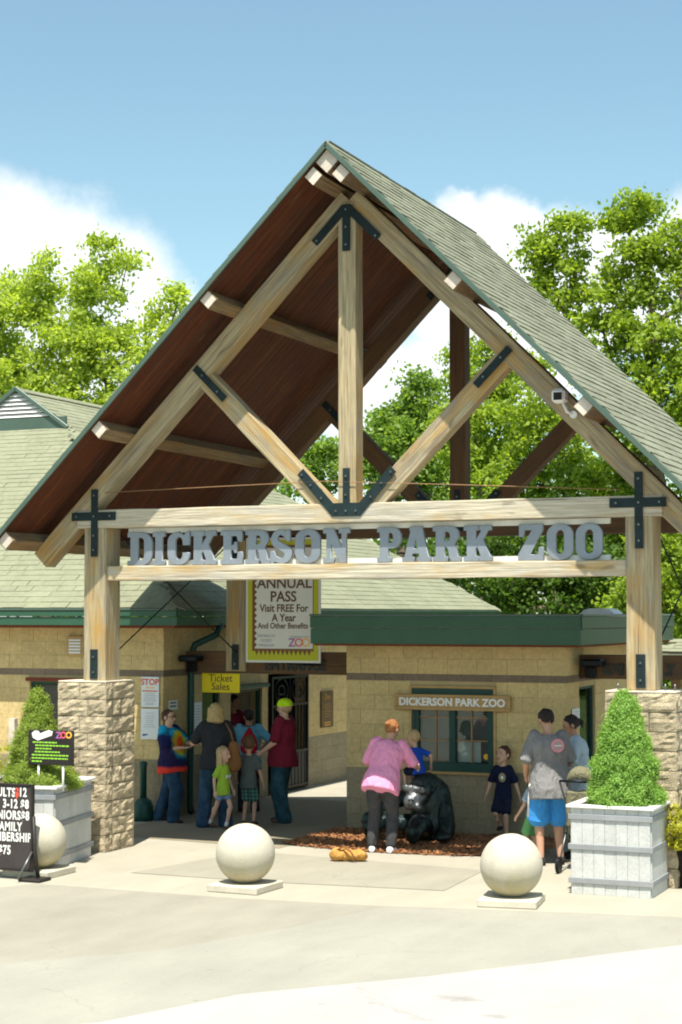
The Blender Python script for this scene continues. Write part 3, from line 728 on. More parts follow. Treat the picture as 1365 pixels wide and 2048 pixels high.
wf = inset_window(A, (-13, FY, 0), (1, 0, 0), (0, -1, 0), 6.75, 7.9, 1.0, 1.84, 2, 1, fm='window_frame', name='window')
box('window_trim', (-6.30, 3.105, 1.845), (-5.05, 3.135, 1.895), 'red_soffit', A)
# iron gate standing across its opening in the side wall
gt = thing('iron_gate', 'black wrought iron gate with scrollwork top in the side wall beside the ticket windows', 'gate', (EXx, 7.2, 0))
gx = -4.06; ga, gb = 6.50, 7.87
for yy in (ga+.02, gb-.02): box('gate_frame', (gx-.02, yy-.02, .04), (gx+.02, yy+.02, 1.82), 'iron', gt)
for zz in (.08, .62, 1.36, 1.80): box('gate_frame', (gx-.018, ga+.04, zz-.018), (gx+.018, gb-.04, zz+.018), 'iron', gt)
nb_ = 11
for i in range(1, nb_):
    yy = ga+(gb-ga)*i/nb_; tube('gate_bar', [(gx, yy, .1), (gx, yy, 1.36)], .012, 'iron', gt, 6)
for c in (.27, .73):
    for sg in (-1, 1):
        pts = []
        for k in range(26):
            a = k/25*math.pi*3.2; rr = .20*(1-k/30)
            pts.append((gx, ga+(gb-ga)*c+sg*(.02)+sg*rr*math.sin(a)*1.25, 1.58+rr*math.cos(a)))
        tube('scroll', pts, .011, 'iron', gt, 5)
tube('gate_bar', [(gx, (ga+gb)/2, 1.36), (gx, (ga+gb)/2, 1.8)], .012, 'iron', gt, 6)
box('kick_plate', (gx-.004, ga+.05, .1), (gx+.004, gb-.05, .60), 'iron', gt)
# roof
EZ = 2.87; PI_ = .667; x_e, x_w, y_f, y_b = -3.65, -14.95, 2.70, 16.60; xr = -9.3; d1 = 4.70
zr = EZ+(x_e-xr)*PI_; z1 = EZ+d1*PI_
P = [(x_w, y_f, EZ), (x_e, y_f, EZ), (x_e, y_b, EZ), (x_w, y_b, EZ), (x_e-d1, y_f+d1, z1), (x_w+d1, y_f+d1, z1), (xr, y_f+d1-.12, zr), (xr, y_b-5.65, zr),
     (x_w, y_f, EZ-.02), (x_e, y_f, EZ-.02), (x_e, y_b, EZ-.02), (x_w, y_b, EZ-.02), (x_e-d1, y_f+d1-.12, z1), (x_w+d1, y_f+d1-.12, z1)]
obj('roof', mesh('roof', P, [(0, 1, 4, 5), (1, 2, 7, 6, 12, 4), (2, 3, 7), (3, 0, 5, 13, 6, 7), (11, 10, 9, 8), (4, 12, 13, 5)], 'shingle_pale'), A)
# gable vent: louvred white triangle over a green band
gy_ = y_f+d1-.06; hw = (x_e-d1)-xr
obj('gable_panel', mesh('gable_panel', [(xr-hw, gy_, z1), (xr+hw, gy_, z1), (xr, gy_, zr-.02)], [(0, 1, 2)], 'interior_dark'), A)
obj('gable_band', mesh('gable_band', boxv((xr-hw-.05, gy_-.07, z1-.12), (xr+hw+.05, gy_-.02, z1+.14)), BOXF, 'green_trim'), A)
for k in range(6):
    z = z1+.165+k*.072; h = hw*(1-(z-z1)/(zr-z1))-.03
    if h < .04: break
    obj('louvre', mesh('louvre', [(xr-h, gy_-.075, z), (xr+h, gy_-.075, z), (xr+h, gy_-.01, z+.06), (xr-h, gy_-.01, z+.06), (xr-h, gy_-.075, z-.008), (xr+h, gy_-.075, z-.008), (xr+h, gy_-.01, z+.05), (xr-h, gy_-.01, z+.05)], BOXF, 'white_paint'), A)
for s in (-1, 1):
    beam('rake_trim', (xr, gy_-.085, zr+.03), (xr+s*(hw+.10), gy_-.085, z1-.06), .07, .05, 'green_trim', A, rough=0)
cs = math.sqrt(1+PI_*PI_); kx = 1/cs
upf = Vector((0, 1, PI_)).normalized(); upe = Vector((-1, 0, PI_)).normalized()
Wd = x_e-x_w
shingle_field(A, (x_w, y_f-.02, EZ+.004), (1, 0, 0), upf, [(0, 0), (Wd, 0), (Wd-d1, d1*cs), (d1, d1*cs)], .14, .34, 'shingle_pale', 230, t=.009)
Ld = y_b-y_f
shingle_field(A, (x_e+.02, y_f, EZ+.004), (0, 1, 0), upe, [(0, 0), (Ld, 0), (Ld-5.65, 5.65*cs), (d1-.12, 5.65*cs), (d1, d1*cs)], .14, .34, 'shingle_pale', 60, t=.009)
def cap_line(parent, p0, p1, m, nm='hip_shingle', drop=.30, w=.13):
    p0 = Vector(p0); p1 = Vector(p1); a = (p1-p0); L = a.length; a.normalize()
    side = a.cross(Vector((0, 0, 1))).normalized(); up = side.cross(a)
    v = [(0, -w, -w*drop), (0, 0, .012), (0, w, -w*drop), (.24, -w, -w*drop-.008), (.24, 0, .004), (.24, w, -w*drop-.008)]
    v += [(x, y, z-.012) for x, y, z in v]
    me = mesh(nm, v, [(0, 1, 4, 3), (1, 2, 5, 4), (6, 9, 10, 7), (7, 10, 11, 8), (0, 6, 7, 1), (1, 7, 8, 2), (3, 4, 10, 9), (4, 5, 11, 10), (0, 3, 9, 6), (2, 8, 11, 5)], m)
    k = 0
    while k < L-.1:
        obj(nm, me, parent, frame(p0+a*k+up*.012, a, side*-1, up)); k += .16
cap_line(A, P[1], P[4], 'shingle_pale'); cap_line(A, P[6], P[7], 'shingle_pale', 'ridge_shingle'); cap_line(A, P[2], P[7], 'shingle_pale')
# fascia with gutter lip and red boards under the eave
def fascia(parent, p, q, n, z0, z1, m='green_metal', depth=.05):
    p = Vector((p[0], p[1], 0)); q = Vector((q[0], q[1], 0)); n = Vector(n); a = (q-p).normalized(); L = (q-p).length
    M = frame(Vector((p.x, p.y, z0)), a, n, a.cross(n)) if a.cross(n).z > 0 else frame(Vector((q.x, q.y, z0)), -a, n, (-a).cross(n))
    h = z1-z0; mid = h*.52
    box('fascia', (0, -depth, 0), (L, 0, mid-.004), m, parent, .004, M)
    box('fascia', (0, -depth, mid+.004), (L, .018, h-.03), m, parent, .006, M)
    box('gutter_lip', (-.0, -depth, h-.028), (L, .03, h), 'green_trim' if m == 'green_metal' else m, parent, .006, M)
fascia(A, (x_w, y_f), (x_e, y_f), (0, -1, 0), 2.635, 2.868); fascia(A, (x_e, y_f+.02), (x_e, y_b), (1, 0, 0), 2.635, 2.868)
box('eave_board', (x_w, y_f+.05, 2.60), (x_e-.06, FY-.02, 2.632), 'red_soffit', A); box('eave_board', (EXx+.02, FY, 2.60), (x_e-.06, y_b, 2.632), 'red_soffit', A)
# downpipe
tube('downpipe', [(-3.68, 4.05, 2.66), (-3.72, 4.0, 2.50), (-3.98, 3.84, 2.36), (-4.03, 3.82, 2.2), (-4.03, 3.82, .12), (-3.98, 3.75, .04)], .05, 'pipe_green', A, 10)
# notices fixed to the walls
def lines(parent, M, w, zs, m='text_grey', h=.006, seed=0):
    rr = random.Random(seed)
    for z in zs:
        l = w*rr.uniform(.55, 1)
        box('text_line', (-l/2, z-h/2, .0), (l/2, z+h/2, .0015), m, parent, M=M)
s1 = thing('stop_notice', 'white notice with a red STOP heading, upper of two on the left building corner', 'sign', (-4.29, 3.12, 1.72))
box('panel', (-4.43, 3.118, 1.515), (-4.15, 3.132, 1.93), 'white_sign', s1, .004)
M = FRONT((-4.29, 3.1165, 1.72))
text('heading', 'STOP', .115, 'text_red', s1, FRONT((-4.29, 3.116, 1.855)), .001, offset=.003)
lines(s1, M, .22, (.06,), 'text_orange', .016, 1); lines(s1, M, .24, (.015,), 'text_red', .016, 2); lines(s1, M, .24, (-.02, -.045, -.07, -.095, -.12, -.15, -.17), 'text_grey', .008, 3)
s2 = thing('notice', 'plain white notice with faint grey text below the STOP notice', 'sign', (-4.29, 3.12, 1.28))
box('panel', (-4.43, 3.118, 1.075), (-4.15, 3.132, 1.495), 'white_sign', s2, .004)
M = FRONT((-4.29, 3.1165, 1.285)); lines(s2, M, .2, (.15, .11, .08, .05, .02, -.01, -.04), 'text_grey', .006, 4)
box('emblem', (-.10, -.155, 0), (-.03, -.135, .0015), 'text_blue', s2, M=M); box('emblem', (-.09, -.175, 0), (-.05, -.155, .0015), 'text_blue', s2, M=M @ Matrix.Rotation(R(-8), 4, 'Z'))
s3 = thing('notice', 'pale notice sheet on the shaded side wall just behind the green downpipe', 'sign', (-4.08, 4.05, 1.3))
box('panel', (-4.086, 3.90, 1.07), (-4.076, 4.24, 1.54), 'white_sign', s3, .003); lines(s3, EAST((-4.075, 4.07, 1.31)), .26, (.18, .14, .10, .06, .02, -.02, -.06, -.10, -.14, -.18), 'text_grey', .008, 5)
s4 = thing('notice', 'small grey green plate on the side wall above the tie-dye woman', 'sign', (-4.08, 3.4, 1.55))
box('panel', (-4.086, 3.27, 1.47), (-4.076, 3.52, 1.60), 'white_sign', s4, .003); lines(s4, EAST((-4.075, 3.39, 1.54)), .19, (.025, -.02), 'pipe_green', .02, 6)
s5 = thing('bronze_plaque', 'dark bronze plaque with gold lettering on the side wall right of the iron gate', 'plaque', (-4.08, 8.68, 1.2))
box('panel', (-4.086, 8.44, .92), (-4.066, 8.93, 1.52), 'plaque', s5, .005)
text('heading', 'Don', .13, 'gold_text', s5, EAST((-4.064, 8.68, 1.42)), .001); lines(s5, EAST((-4.065, 8.68, 1.2)), .36, (.10, .06, .02, -.02, -.06, -.10), 'gold_text', .006, 8); lines(s5, EAST((-4.065, 8.68, 1.2)), .36, (-.2, -.24), 'gold_text', .022, 9)
wv_ = thing('wall_vent', 'small brown framed wall vent with pale slats partly behind the left gateway post', 'vent', (-5.48, 3.12, 2.34))
box('frame', (-5.62, 3.10, 2.20), (-5.35, 3.135, 2.48), 'trim_tan', wv_, .004)
for k in range(5): box('slat', (-5.58, 3.09, 2.24+k*.043), (-5.39, 3.098, 2.265+k*.043), 'white_sign', wv_)
ped = thing('metal_pedestal', 'dark green metal pedestal with rounded foot against the corner of the left building', 'pedestal', (-4.28, 2.88, 0))
bm = bmesh.new(); tube_bm(bm, [(-4.25, 2.88, .0), (-4.25, 2.88, .06), (-4.25, 2.88, .20), (-4.25, 2.88, .27), (-4.25, 2.88, .31)], [.13, .14, .135, .11, .05], 18); bm_obj('foot', bm, 'pipe_green', ped, smooth=True)
bm = bmesh.new(); tube_bm(bm, [(-4.25, 2.88, .28), (-4.25, 2.88, .72), (-4.25, 2.88, .78), (-4.25, 2.88, .80)], [.048, .048, .058, .03], 14); bm_obj('column', bm, 'pipe_green', ped, smooth=True)
# lit interior behind the open ticket window is daylight only; counter shelf inside
box('shelf', (-6.2, 5.2, 1.3), (-6.0, 6.2, 1.34), 'ceiling_inside', A)

# ---------------------------------------------------------------- booth on the right
B = thing('ticket_booth', 'square tan block booth with flat roof and deep green fascia right of the entrance passage', 'building', (.1, 5.1, 0))
BH = 2.42
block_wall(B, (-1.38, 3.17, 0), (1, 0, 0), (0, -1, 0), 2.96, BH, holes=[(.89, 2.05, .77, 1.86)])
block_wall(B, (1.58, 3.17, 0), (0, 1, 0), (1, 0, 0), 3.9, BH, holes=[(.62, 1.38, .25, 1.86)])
box('wall', (-1.384, 3.38, 0), (-1.2, 7.07, BH), 'block_tan', B); box('wall', (-1.2, 6.9, 0), (1.38, 7.07, BH), 'block_tan', B)
box('partition', (-1.19, 5.0, 0), (1.37, 5.05, BH), 'interior', B)
inset_window(B, (1.58, 3.17, 0), (0, 1, 0), (1, 0, 0), .62, 1.38, .25, 1.86, 1, 1, name='side_window')
# front window: header, two sashes of panes, tan trim
wf = box('window', (-.46, 3.16, .79), (-.42, 3.24, 1.84), 'window_frame', B)
def wb(n, a, b, m, bev=0): return box(n, a, b, m, wf, bev)
wb('frame', (.60, 3.16, .79), (.64, 3.24, 1.84), 'window_frame'); wb('frame', (-.42, 3.16, 1.72), (.60, 3.24, 1.84), 'window_frame'); wb('frame', (-.42, 3.16, .79), (.60, 3.24, .90), 'window_frame', .004)
wb('frame', (.045, 3.155, .90), (.125, 3.24, 1.72), 'window_frame', .004); wb('frame', (-.42, 3.17, .90), (-.375, 3.23, 1.72), 'window_frame'); wb('frame', (.555, 3.17, .90), (.60, 3.23, 1.72), 'window_frame')
for (a, b, c) in ((-.375, .045, -.145), (.125, .555, .335)):
    for k in range(2):
        x0, x1 = ((a, c-.008), (c+.008, b))[k]
        for (z0, z1) in ((.90, 1.172), (1.188, 1.462), (1.478, 1.72)): wb('pane', (x0, 3.21, z0), (x1, 3.214, z1), 'glass')
    wb('muntin', (c-.008, 3.195, .90), (c+.008, 3.225, 1.72), 'muntin')
    for z in (1.18, 1.47): wb('muntin', (a, 3.197, z-.008), (c-.008, 3.223, z+.008), 'muntin'); wb('muntin', (c+.008, 3.197, z-.008), (b, 3.223, z+.008), 'muntin')
for k in range(26): wb('blind_slat', (-.40, 3.29, .92+k*.031), (.58, 3.292, .947+k*.031), 'blind')
wb('window_trim', (.642, 3.145, .76), (.675, 3.16, 1.87), 'trim_tan'); wb('window_trim', (-.495, 3.145, .76), (-.462, 3.16, 1.87), 'trim_tan'); wb('window_trim', (-.495, 3.14, 1.842), (.675, 3.16, 1.872), 'trim_tan'); wb('window_trim', (-.495, 3.13, .755), (.675, 3.16, .785), 'trim_tan')
nt = thing('reflection_sheet', 'white sheet added as the bright reflection in the right sash of the booth window', 'notice', (.24, 3.25, 1.03)); box('sheet', (.13, 3.25, .905), (.44, 3.253, 1.165), 'white_paint', nt)  # white sheet behind the panes stands in for the reflected bright ground
st = thing('sticker', 'round yellow sticker low in the right corner of the booth window', 'sticker', (.53, 3.20, .98))
bm = bmesh.new(); tube_bm(bm, [(.525, 3.209, .985), (.525, 3.203, .985)], .036, 20); bm_obj('disc', bm, 'text_orange', st)
bs = thing('booth_sign', 'tan framed wooden sign with white hand-cut letters DICKERSON PARK ZOO on the booth window', 'sign', (.1, 3.08, 1.66))
box('board', (-.66, 3.10, 1.585), (.86, 3.128, 1.745), 'trim_tan', bs, .004)
for a, b in (((-.68, 3.085, 1.725), (.88, 3.128, 1.765)), ((-.68, 3.085, 1.565), (.88, 3.128, 1.605)), ((-.68, 3.087, 1.605), (-.64, 3.128, 1.725)), ((.84, 3.087, 1.605), (.88, 3.128, 1.725))): box('sign_frame', a, b, 'trim_tan', bs, .006)
text('lettering', 'DICKERSON PARK ZOO', .135, 'white_paint', bs, FRONT((.1, 3.094, 1.665)), .006, offset=.0045, sx=.98)
# roof and fascia
box('roof', (-1.60, 2.60, 2.415), (1.91, 7.62, 2.76), 'rail_metal', B)
fascia(B, (-1.63, 2.57), (1.94, 2.57), (0, -1, 0), 2.41, 2.79, depth=.028); fascia(B, (1.94, 2.57+.02), (1.94, 7.65), (1, 0, 0), 2.41, 2.79, depth=.028); fascia(B, (-1.63, 7.65), (-1.63, 2.57+.02), (-1, 0, 0), 2.41, 2.79, depth=.028)
box('eave_board', (-1.60, 2.62, 2.385), (1.90, 3.14, 2.412), 'red_soffit', B); box('eave_board', (1.60, 3.14, 2.385), (1.90, 7.6, 2.412), 'red_soffit', B)
bm = bmesh.new()
for a, b, c in ((1.27, 1.78, 2.765), (1.34, 1.71, 2.84), (1.42, 1.63, 2.865)):
    [bm.verts.new((x, y, c)) for x, y in ((a, 4.9-(1.3-a)*.0), (b, 4.9), (b, 5.4), (a, 5.4))]
bm.verts.ensure_lookup_table()
for l in range(2):
    for k in range(4): bm.faces.new([bm.verts[l*4+k], bm.verts[l*4+(k+1) % 4], bm.verts[l*4+4+(k+1) % 4], bm.verts[l*4+4+k]])
bm.faces.new([bm.verts[i] for i in (8, 9, 10, 11)]); bm_obj('skylight', bm, 'white_paint', B)
n5 = thing('notice', 'white paper notice on the shaded right wall of the booth above the ponytailed woman', 'sign', (1.6, 3.5, 1.5))
box('panel', (1.596, 3.38, 1.36), (1.604, 3.72, 1.60), 'white_sign', n5); lines(n5, EAST((1.6045, 3.55, 1.48)), .25, (.08, .05, .02, -.01, -.04, -.07), 'text_grey', .007, 10)

# lintel beams over the two passages with dark raised lettering
def lintel(x0, x1, word, cx, label, sx):
    t = thing('lintel_beam', label, 'beam', ((x0+x1)/2, 3.9, 1.97))
    beam('timber', (x0, 3.90, 2.12), (x1, 3.90, 2.12), .30, .26, 'dark_beam', t)
    text('lettering', word, .19, 'dark_letters', t, FRONT((cx, 3.765, 2.085)), .012, offset=.008, sx=sx, spacing=1.12)
lintel(-4.08, -1.39, 'ENTRANCE', -2.40, 'timber lintel with dark raised letters ENTRANCE spanning left building and booth', .86)
lintel(1.60, 6.2, 'EXIT ONLY', 2.36, 'timber lintel over the exit passage right of the booth', .86)
for nm, x, lb in (('floodlight', -3.92, 'black floodlight above the ticket windows left of the ENTRANCE lintel'), ('floodlight', 1.80, 'black floodlight on the booth side wall beside the exit lintel')):
    t = thing(nm, lb, 'lamp', (x, 3.7, 2.2)); bm = bmesh.new(); bevbox(bm, (x-.12, 3.45, 2.13), (x+.16, 3.70, 2.22), .02); bm_obj('lamp_head', bm, 'iron', t)
    tube('arm', [(x, 3.7, 2.17), (x-.05, 3.74, 2.08)], .02, 'iron', t); box('junction_box', (x-.12, 3.70, 1.98), (x+.02, 3.762, 2.12), 'iron', t, .01)
ts = thing('ticket_sales_sign', 'yellow sign reading Ticket Sales hung below the ENTRANCE lintel', 'sign', (-3.56, 3.85, 1.85))
bm = bmesh.new(); bevbox(bm, (-3.87, 3.845, 1.695), (-3.28, 3.857, 1.965), .003); bm_obj('panel', bm, 'yellow_sign', ts)
text('lettering', 'Ticket\nSales', .145, 'text_brown', ts, FRONT((-3.575, 3.842, 1.835)), .002, line=.80)
# annual pass banner on the rear left post
bn = thing('annual_pass_banner', 'white and lime banner reading ANNUAL PASS hanging beside the rear post', 'banner', (-2.5, 3.6, 2.14))
by = 3.60
box('backing', (-3.065, by, 2.13), (-1.945, by+.02, 3.83), 'banner_white', bn); box('lime_border', (-3.035, by-.004, 2.16), (-1.975, by-.001, 3.80), 'banner_lime', bn)
box('brown_field', (-2.965, by-.007, 2.285), (-2.045, by-.0045, 3.73), 'banner_brown', bn); box('white_field', (-2.925, by-.010, 2.32), (-2.055, by-.0075, 3.69), 'banner_white', bn)
vs = []; fs = []
for k in range(14):
    x = -2.96+k*.0655; vs += [(x, by-.0095, 2.225), (x+.0655, by-.0095, 2.225), (x+.033, by-.0095, 2.30)]; fs.append((3*k, 3*k+1, 3*k+2))
obj('lime_teeth', mesh('lime_teeth', vs, fs, 'banner_lime'), bn)
vs = []; fs = []
for k in range(13):
    x = -2.96+k*.0655+.033; vs += [(x, by-.0085, 2.288), (x+.0655, by-.0085, 2.288), (x+.033, by-.0085, 2.225)]; fs.append((3*k, 3*k+1, 3*k+2))
obj('brown_teeth', mesh('brown_teeth', vs, fs, 'banner_brown'), bn)
vs = []; fs = []
for k in range(17):
    z = 2.33+k*.08; vs += [(-2.93, by-.012, z), (-2.89, by-.012, z+.04), (-2.93, by-.012, z+.08)]; fs.append((3*k, 3*k+1, 3*k+2))
obj('brown_teeth', mesh('brown_teeth', vs, fs, 'banner_brown'), bn)
def bt(body, px, py, size, m, sx=1.0, off=.002, al='CENTER'):
    p = at(px, py, by-.0125); text('lettering', body, size, m, bn, FRONT(p), .001, offset=off, sx=sx, align=al)
bt('ANNUAL', 569, 1167, .20, 'text_brown', 1.0, .004); bt('PASS', 567, 1194, .20, 'text_brown', .95, .004); bt('Visit FREE For', 568, 1217, .145, 'text_brown', .86, .003)
bt('A Year', 568, 1236, .145, 'text_brown', .86, .003); bt('And Other Benefits', 566, 1252, .11, 'text_brown', .86, .002)
for i, wd in enumerate(('DETAILS AT', 'TICKET', 'WINDOW')): bt(wd, 533, 1272+i*9.5, .055, 'text_grey', .95, .001)
bt('Z', 584, 1286, .16, 'text_purple'); bt('O', 598, 1286, .16, 'text_pink'); bt('O', 612, 1286, .16, 'text_orange')
bt('DICKERSON PARK', 600, 1274, .035, 'text_grey', 1, 0)
for p, s_, m_ in ((at(545, 1110, by-.0125), .05, 'text_purple'), (at(591, 1112, by-.0125), .04, 'text_red')):
    bm = bmesh.new(); tube_bm(bm, [p, p+Vector((0, -.001, 0))], s_/2, 10); bm_obj('print_dot', bm, m_, bn)
tube('hanger', [(-3.12, 3.70, 3.80), (-1.96, 3.63, 3.86)], .012, 'iron', bn, 6); tube('hanger', [(-3.12, 3.70, 2.16), (-1.96, 3.63, 2.10)], .012, 'iron', bn, 6)

# low pavilion behind the exit
pv = thing('pavilion', 'low open pavilion with pale shingle roof behind the exit at the right edge', 'pavilion', (4.5, 11.5, 0))
obj('roof', mesh('roof', [(1.2, 9.0, 2.19), (8, 9.0, 2.19), (8, 14, 2.19), (1.2, 14, 2.19), (3.0, 11.5, 2.95), (6.5, 11.5, 2.95), (1.2, 9.0, 2.08), (8, 9.0, 2.08), (8, 14, 2.08), (1.2, 14, 2.08)],
     [(0, 1, 5, 4), (1, 2, 5), (2, 3, 4, 5), (3, 0, 4), (0, 6, 7, 1), (1, 7, 8, 2), (2, 8, 9, 3), (3, 9, 6, 0), (9, 8, 7, 6)], 'shingle_pale'), pv)
sl_ = math.atan2(.76, 2.5)
shingle_field(pv, (1.2, 8.99, 2.2), (1, 0, 0), (0, math.cos(sl_), math.sin(sl_)), [(0, 0), (6.8, 0), (5.3, 2.61), (1.8, 2.61)], .16, .34, 'shingle_pale', 80)
for x in (1.6, 7.6):
    for y in (9.4, 13.6): box('post', (x-.07, y-.07, 0), (x+.07, y+.07, 2.08), 'purlin_timber', pv)

# ---------------------------------------------------------------- sphere bollards
def bollard(x, y, r, rz, label):
    t = thing('sphere_bollard', label, 'bollard', (x, y, 0), rz, 'concrete sphere bollards on square slabs')
    bm = bmesh.new(); bmesh.ops.create_uvsphere(bm, u_segments=64, v_segments=40, radius=r)
    for v in bm.verts: v.co += v.co.normalized()*noise.noise(v.co*14)*.0016
    bm_obj('ball', bm, 'ball_concrete', t, Matrix.Translation((x, y, r+.065)), True)
    bm = bmesh.new(); bevbox(bm, (-.285, -.285, 0), (.285, .285, .075), .010)
    bm_obj('base_slab', bm, 'plate_concrete', t, Matrix.Translation((x, y, 0)) @ Matrix.Rotation(rz, 4, 'Z'))
bollard(-.34, -1.90, .300, R(-3), 'middle left white concrete sphere bollard standing in front of the girl and the entrance')
bollard(2.40, -1.66, .302, R(8), 'right white concrete sphere bollard beside the square spruce planter')
bollard(-2.84, -1.83, .29, R(0), 'yellowish concrete sphere bollard half hidden behind the black price board')

# ---------------------------------------------------------------- planters
def planter(name, cx, cy, w, d, h, rz, label):
    t = thing(name, label, 'planter', (cx, cy, 0), rz, 'grey board planters beside the pillars')
    M = Matrix.Translation((cx, cy, 0)) @ Matrix.Rotation(rz, 4, 'Z')
    box('liner', (-w/2+.025, -d/2+.025, .01), (w/2-.025, d/2-.025, h-.06), 'soil', t, M=M)
    nb = max(4, int(round(w/.115))); ww = w/nb
    for i in range(nb):
        for s in (-1, 1): box('board', (-w/2+i*ww+.0012, s*d/2-.011, 0), (-w/2+(i+1)*ww-.0012, s*d/2+.011, h-.03), 'planter_board', t, .0018, M=M @ Matrix.Translation((0, random.uniform(-.0015, .0015), 0)))
    nb = max(4, int(round((d-.03)/.115))); ww = (d-.03)/nb
    for i in range(nb):
        for s in (-1, 1): box('board', (s*w/2-.011, -d/2+.013+i*ww+.0012, 0), (s*w/2+.011, -d/2+.013+(i+1)*ww-.0012, h-.03), 'planter_board', t, .0018, M=M)
    for z in (.11, h*.5+.0, h-.145):
        b = bmesh.new(); o = .016
        for a, c in (((-w/2-o-.012, -d/2-o-.012, z), (w/2+o+.012, -d/2-.0115, z+.055)), ((-w/2-o-.012, d/2+.0115, z), (w/2+o+.012, d/2+o+.012, z+.055)), ((-w/2-o-.012, -d/2-.0113, z), (-w/2-.0115, d/2+.0113, z+.055)), ((w/2+.0115, -d/2-.0113, z), (w/2+o+.012, d/2+.0113, z+.055))): bevbox(b, a, c, .003)
        bm_obj('band', b, 'planter_band', t, M)
    b = bmesh.new()
    for a, c in (((-w/2-.045, -d/2-.045, h-.03), (w/2+.045, -d/2+.05, h)), ((-w/2-.045, d/2-.05, h-.03), (w/2+.045, d/2+.045, h)), ((-w/2-.045, -d/2+.051, h-.03), (-w/2+.05, d/2-.051, h)), ((w/2-.05, -d/2+.051, h-.03), (w/2+.045, d/2-.051, h))): bevbox(b, a, c, .005)
    bm_obj('rim', b, 'planter_rim', t, M)
    return t
planter('planter', 3.165, -.48, .80, .70, .885, 0, 'square pale grey board planter holding the neat cone spruce, in front of the right pillar')
planter('planter', -3.66, -1.04, 1.35, 1.16, .90, R(11), 'wide pale grey board planter holding the shaggy shrub and the black info board, left edge')

# ---------------------------------------------------------------- soft shapes: overlapping primitives fused into one skin
def prim_loft(bm, rings, seg=14):
    """rings: (centre, rx, ry, xaxis, yaxis) joined into a closed rounded body"""
    R_ = []
    for c, rx, ry, ax, ay in rings:
        R_.append([bm.verts.new(Vector(c)+Vector(ax)*rx*math.cos(2*math.pi*k/seg)+Vector(ay)*ry*math.sin(2*math.pi*k/seg)) for k in range(seg)])
    for i in range(len(R_)-1):
        for k in range(seg): bm.faces.new((R_[i][k], R_[i][(k+1) % seg], R_[i+1][(k+1) % seg], R_[i+1][k]))
    bm.faces.new(R_[0][::-1]); bm.faces.new(R_[-1])
def limb(bm, a, b, ra, rb, seg=12, flat=1.0, side=None):
    """capsule from a to b tapering ra to rb with round ends"""
    a = Vector(a); b = Vector(b); t = (b-a); L = t.length
    if L < 1e-5: t = Vector((0, 0, 1)); L = 1e-5
    t = t/L
    s = Vector(side) if side is not None else t.orthogonal()
    s = (s-t*s.dot(t)).normalized(); u = t.cross(s)
    rings = []
    for k in (-75, -50, -25, 0): rings.append((a+t*ra*math.sin(R(k)), ra*math.cos(R(k)), ra*flat*math.cos(R(k)), s, u))
    for f in (.25, .5, .75): rings.append((a.lerp(b, f), ra+(rb-ra)*f, (ra+(rb-ra)*f)*flat, s, u))
    for k in (0, 25, 50, 75): rings.append((b+t*rb*math.sin(R(k)), rb*math.cos(R(k)), rb*flat*math.cos(R(k)), s, u))
    prim_loft(bm, rings, seg)
def ellip(bm, c, rx, ry, rz, M=None):
    n = len(bm.verts)
    r = bmesh.ops.create_uvsphere(bm, u_segments=16, v_segments=10, radius=1)
    for v in r['verts']:
        v.co = Vector((v.co.x*rx, v.co.y*ry, v.co.z*rz))
        if M is not None: v.co = M.to_3x3() @ v.co
        v.co += Vector(c)
def fuse(name, bm, m, parent, M=None, voxel=.012, smooth=4, wrinkle=0.0, wscale=9.0, seed=0.0):
    me = bpy.data.meshes.new('tmp'); bmesh.ops.recalc_face_normals(bm, faces=bm.faces); bm.to_mesh(me); bm.free()
    o = bpy.data.objects.new('tmp', me); COL.objects.link(o)
    r = o.modifiers.new('r', 'REMESH'); r.mode = 'VOXEL'; r.voxel_size = voxel
    s = o.modifiers.new('s', 'SMOOTH'); s.factor = .5; s.iterations = smooth
    bpy.context.view_layer.update()
    nm = bpy.data.meshes.new_from_object(o.evaluated_get(bpy.context.evaluated_depsgraph_get()))
    bpy.data.objects.remove(o); nm.name = name; nm.materials.clear(); nm.materials.append(MATS[m])
    n = len(nm.vertices)
    if wrinkle and n:
        nn = np.empty(n*3); nm.vertices.foreach_get('normal', nn); co = np.empty(n*3); nm.vertices.foreach_get('co', co)
        nn = nn.reshape(-1, 3); co = co.reshape(-1, 3)
        w = np.array([noise.noise(Vector((c[0]*wscale*1.3+seed, c[1]*wscale*1.3, c[2]*wscale*.75+seed)))+.5*noise.noise(Vector((c[0]*wscale*2.6, c[1]*wscale*2.6+seed, c[2]*wscale*1.8))) for c in co])
        co += nn*(w*wrinkle)[:, None]; nm.vertices.foreach_set('co', co.ravel())
    nm.polygons.foreach_set('use_smooth', [True]*len(nm.polygons)); nm.update()
    return obj(name, nm, parent, M)

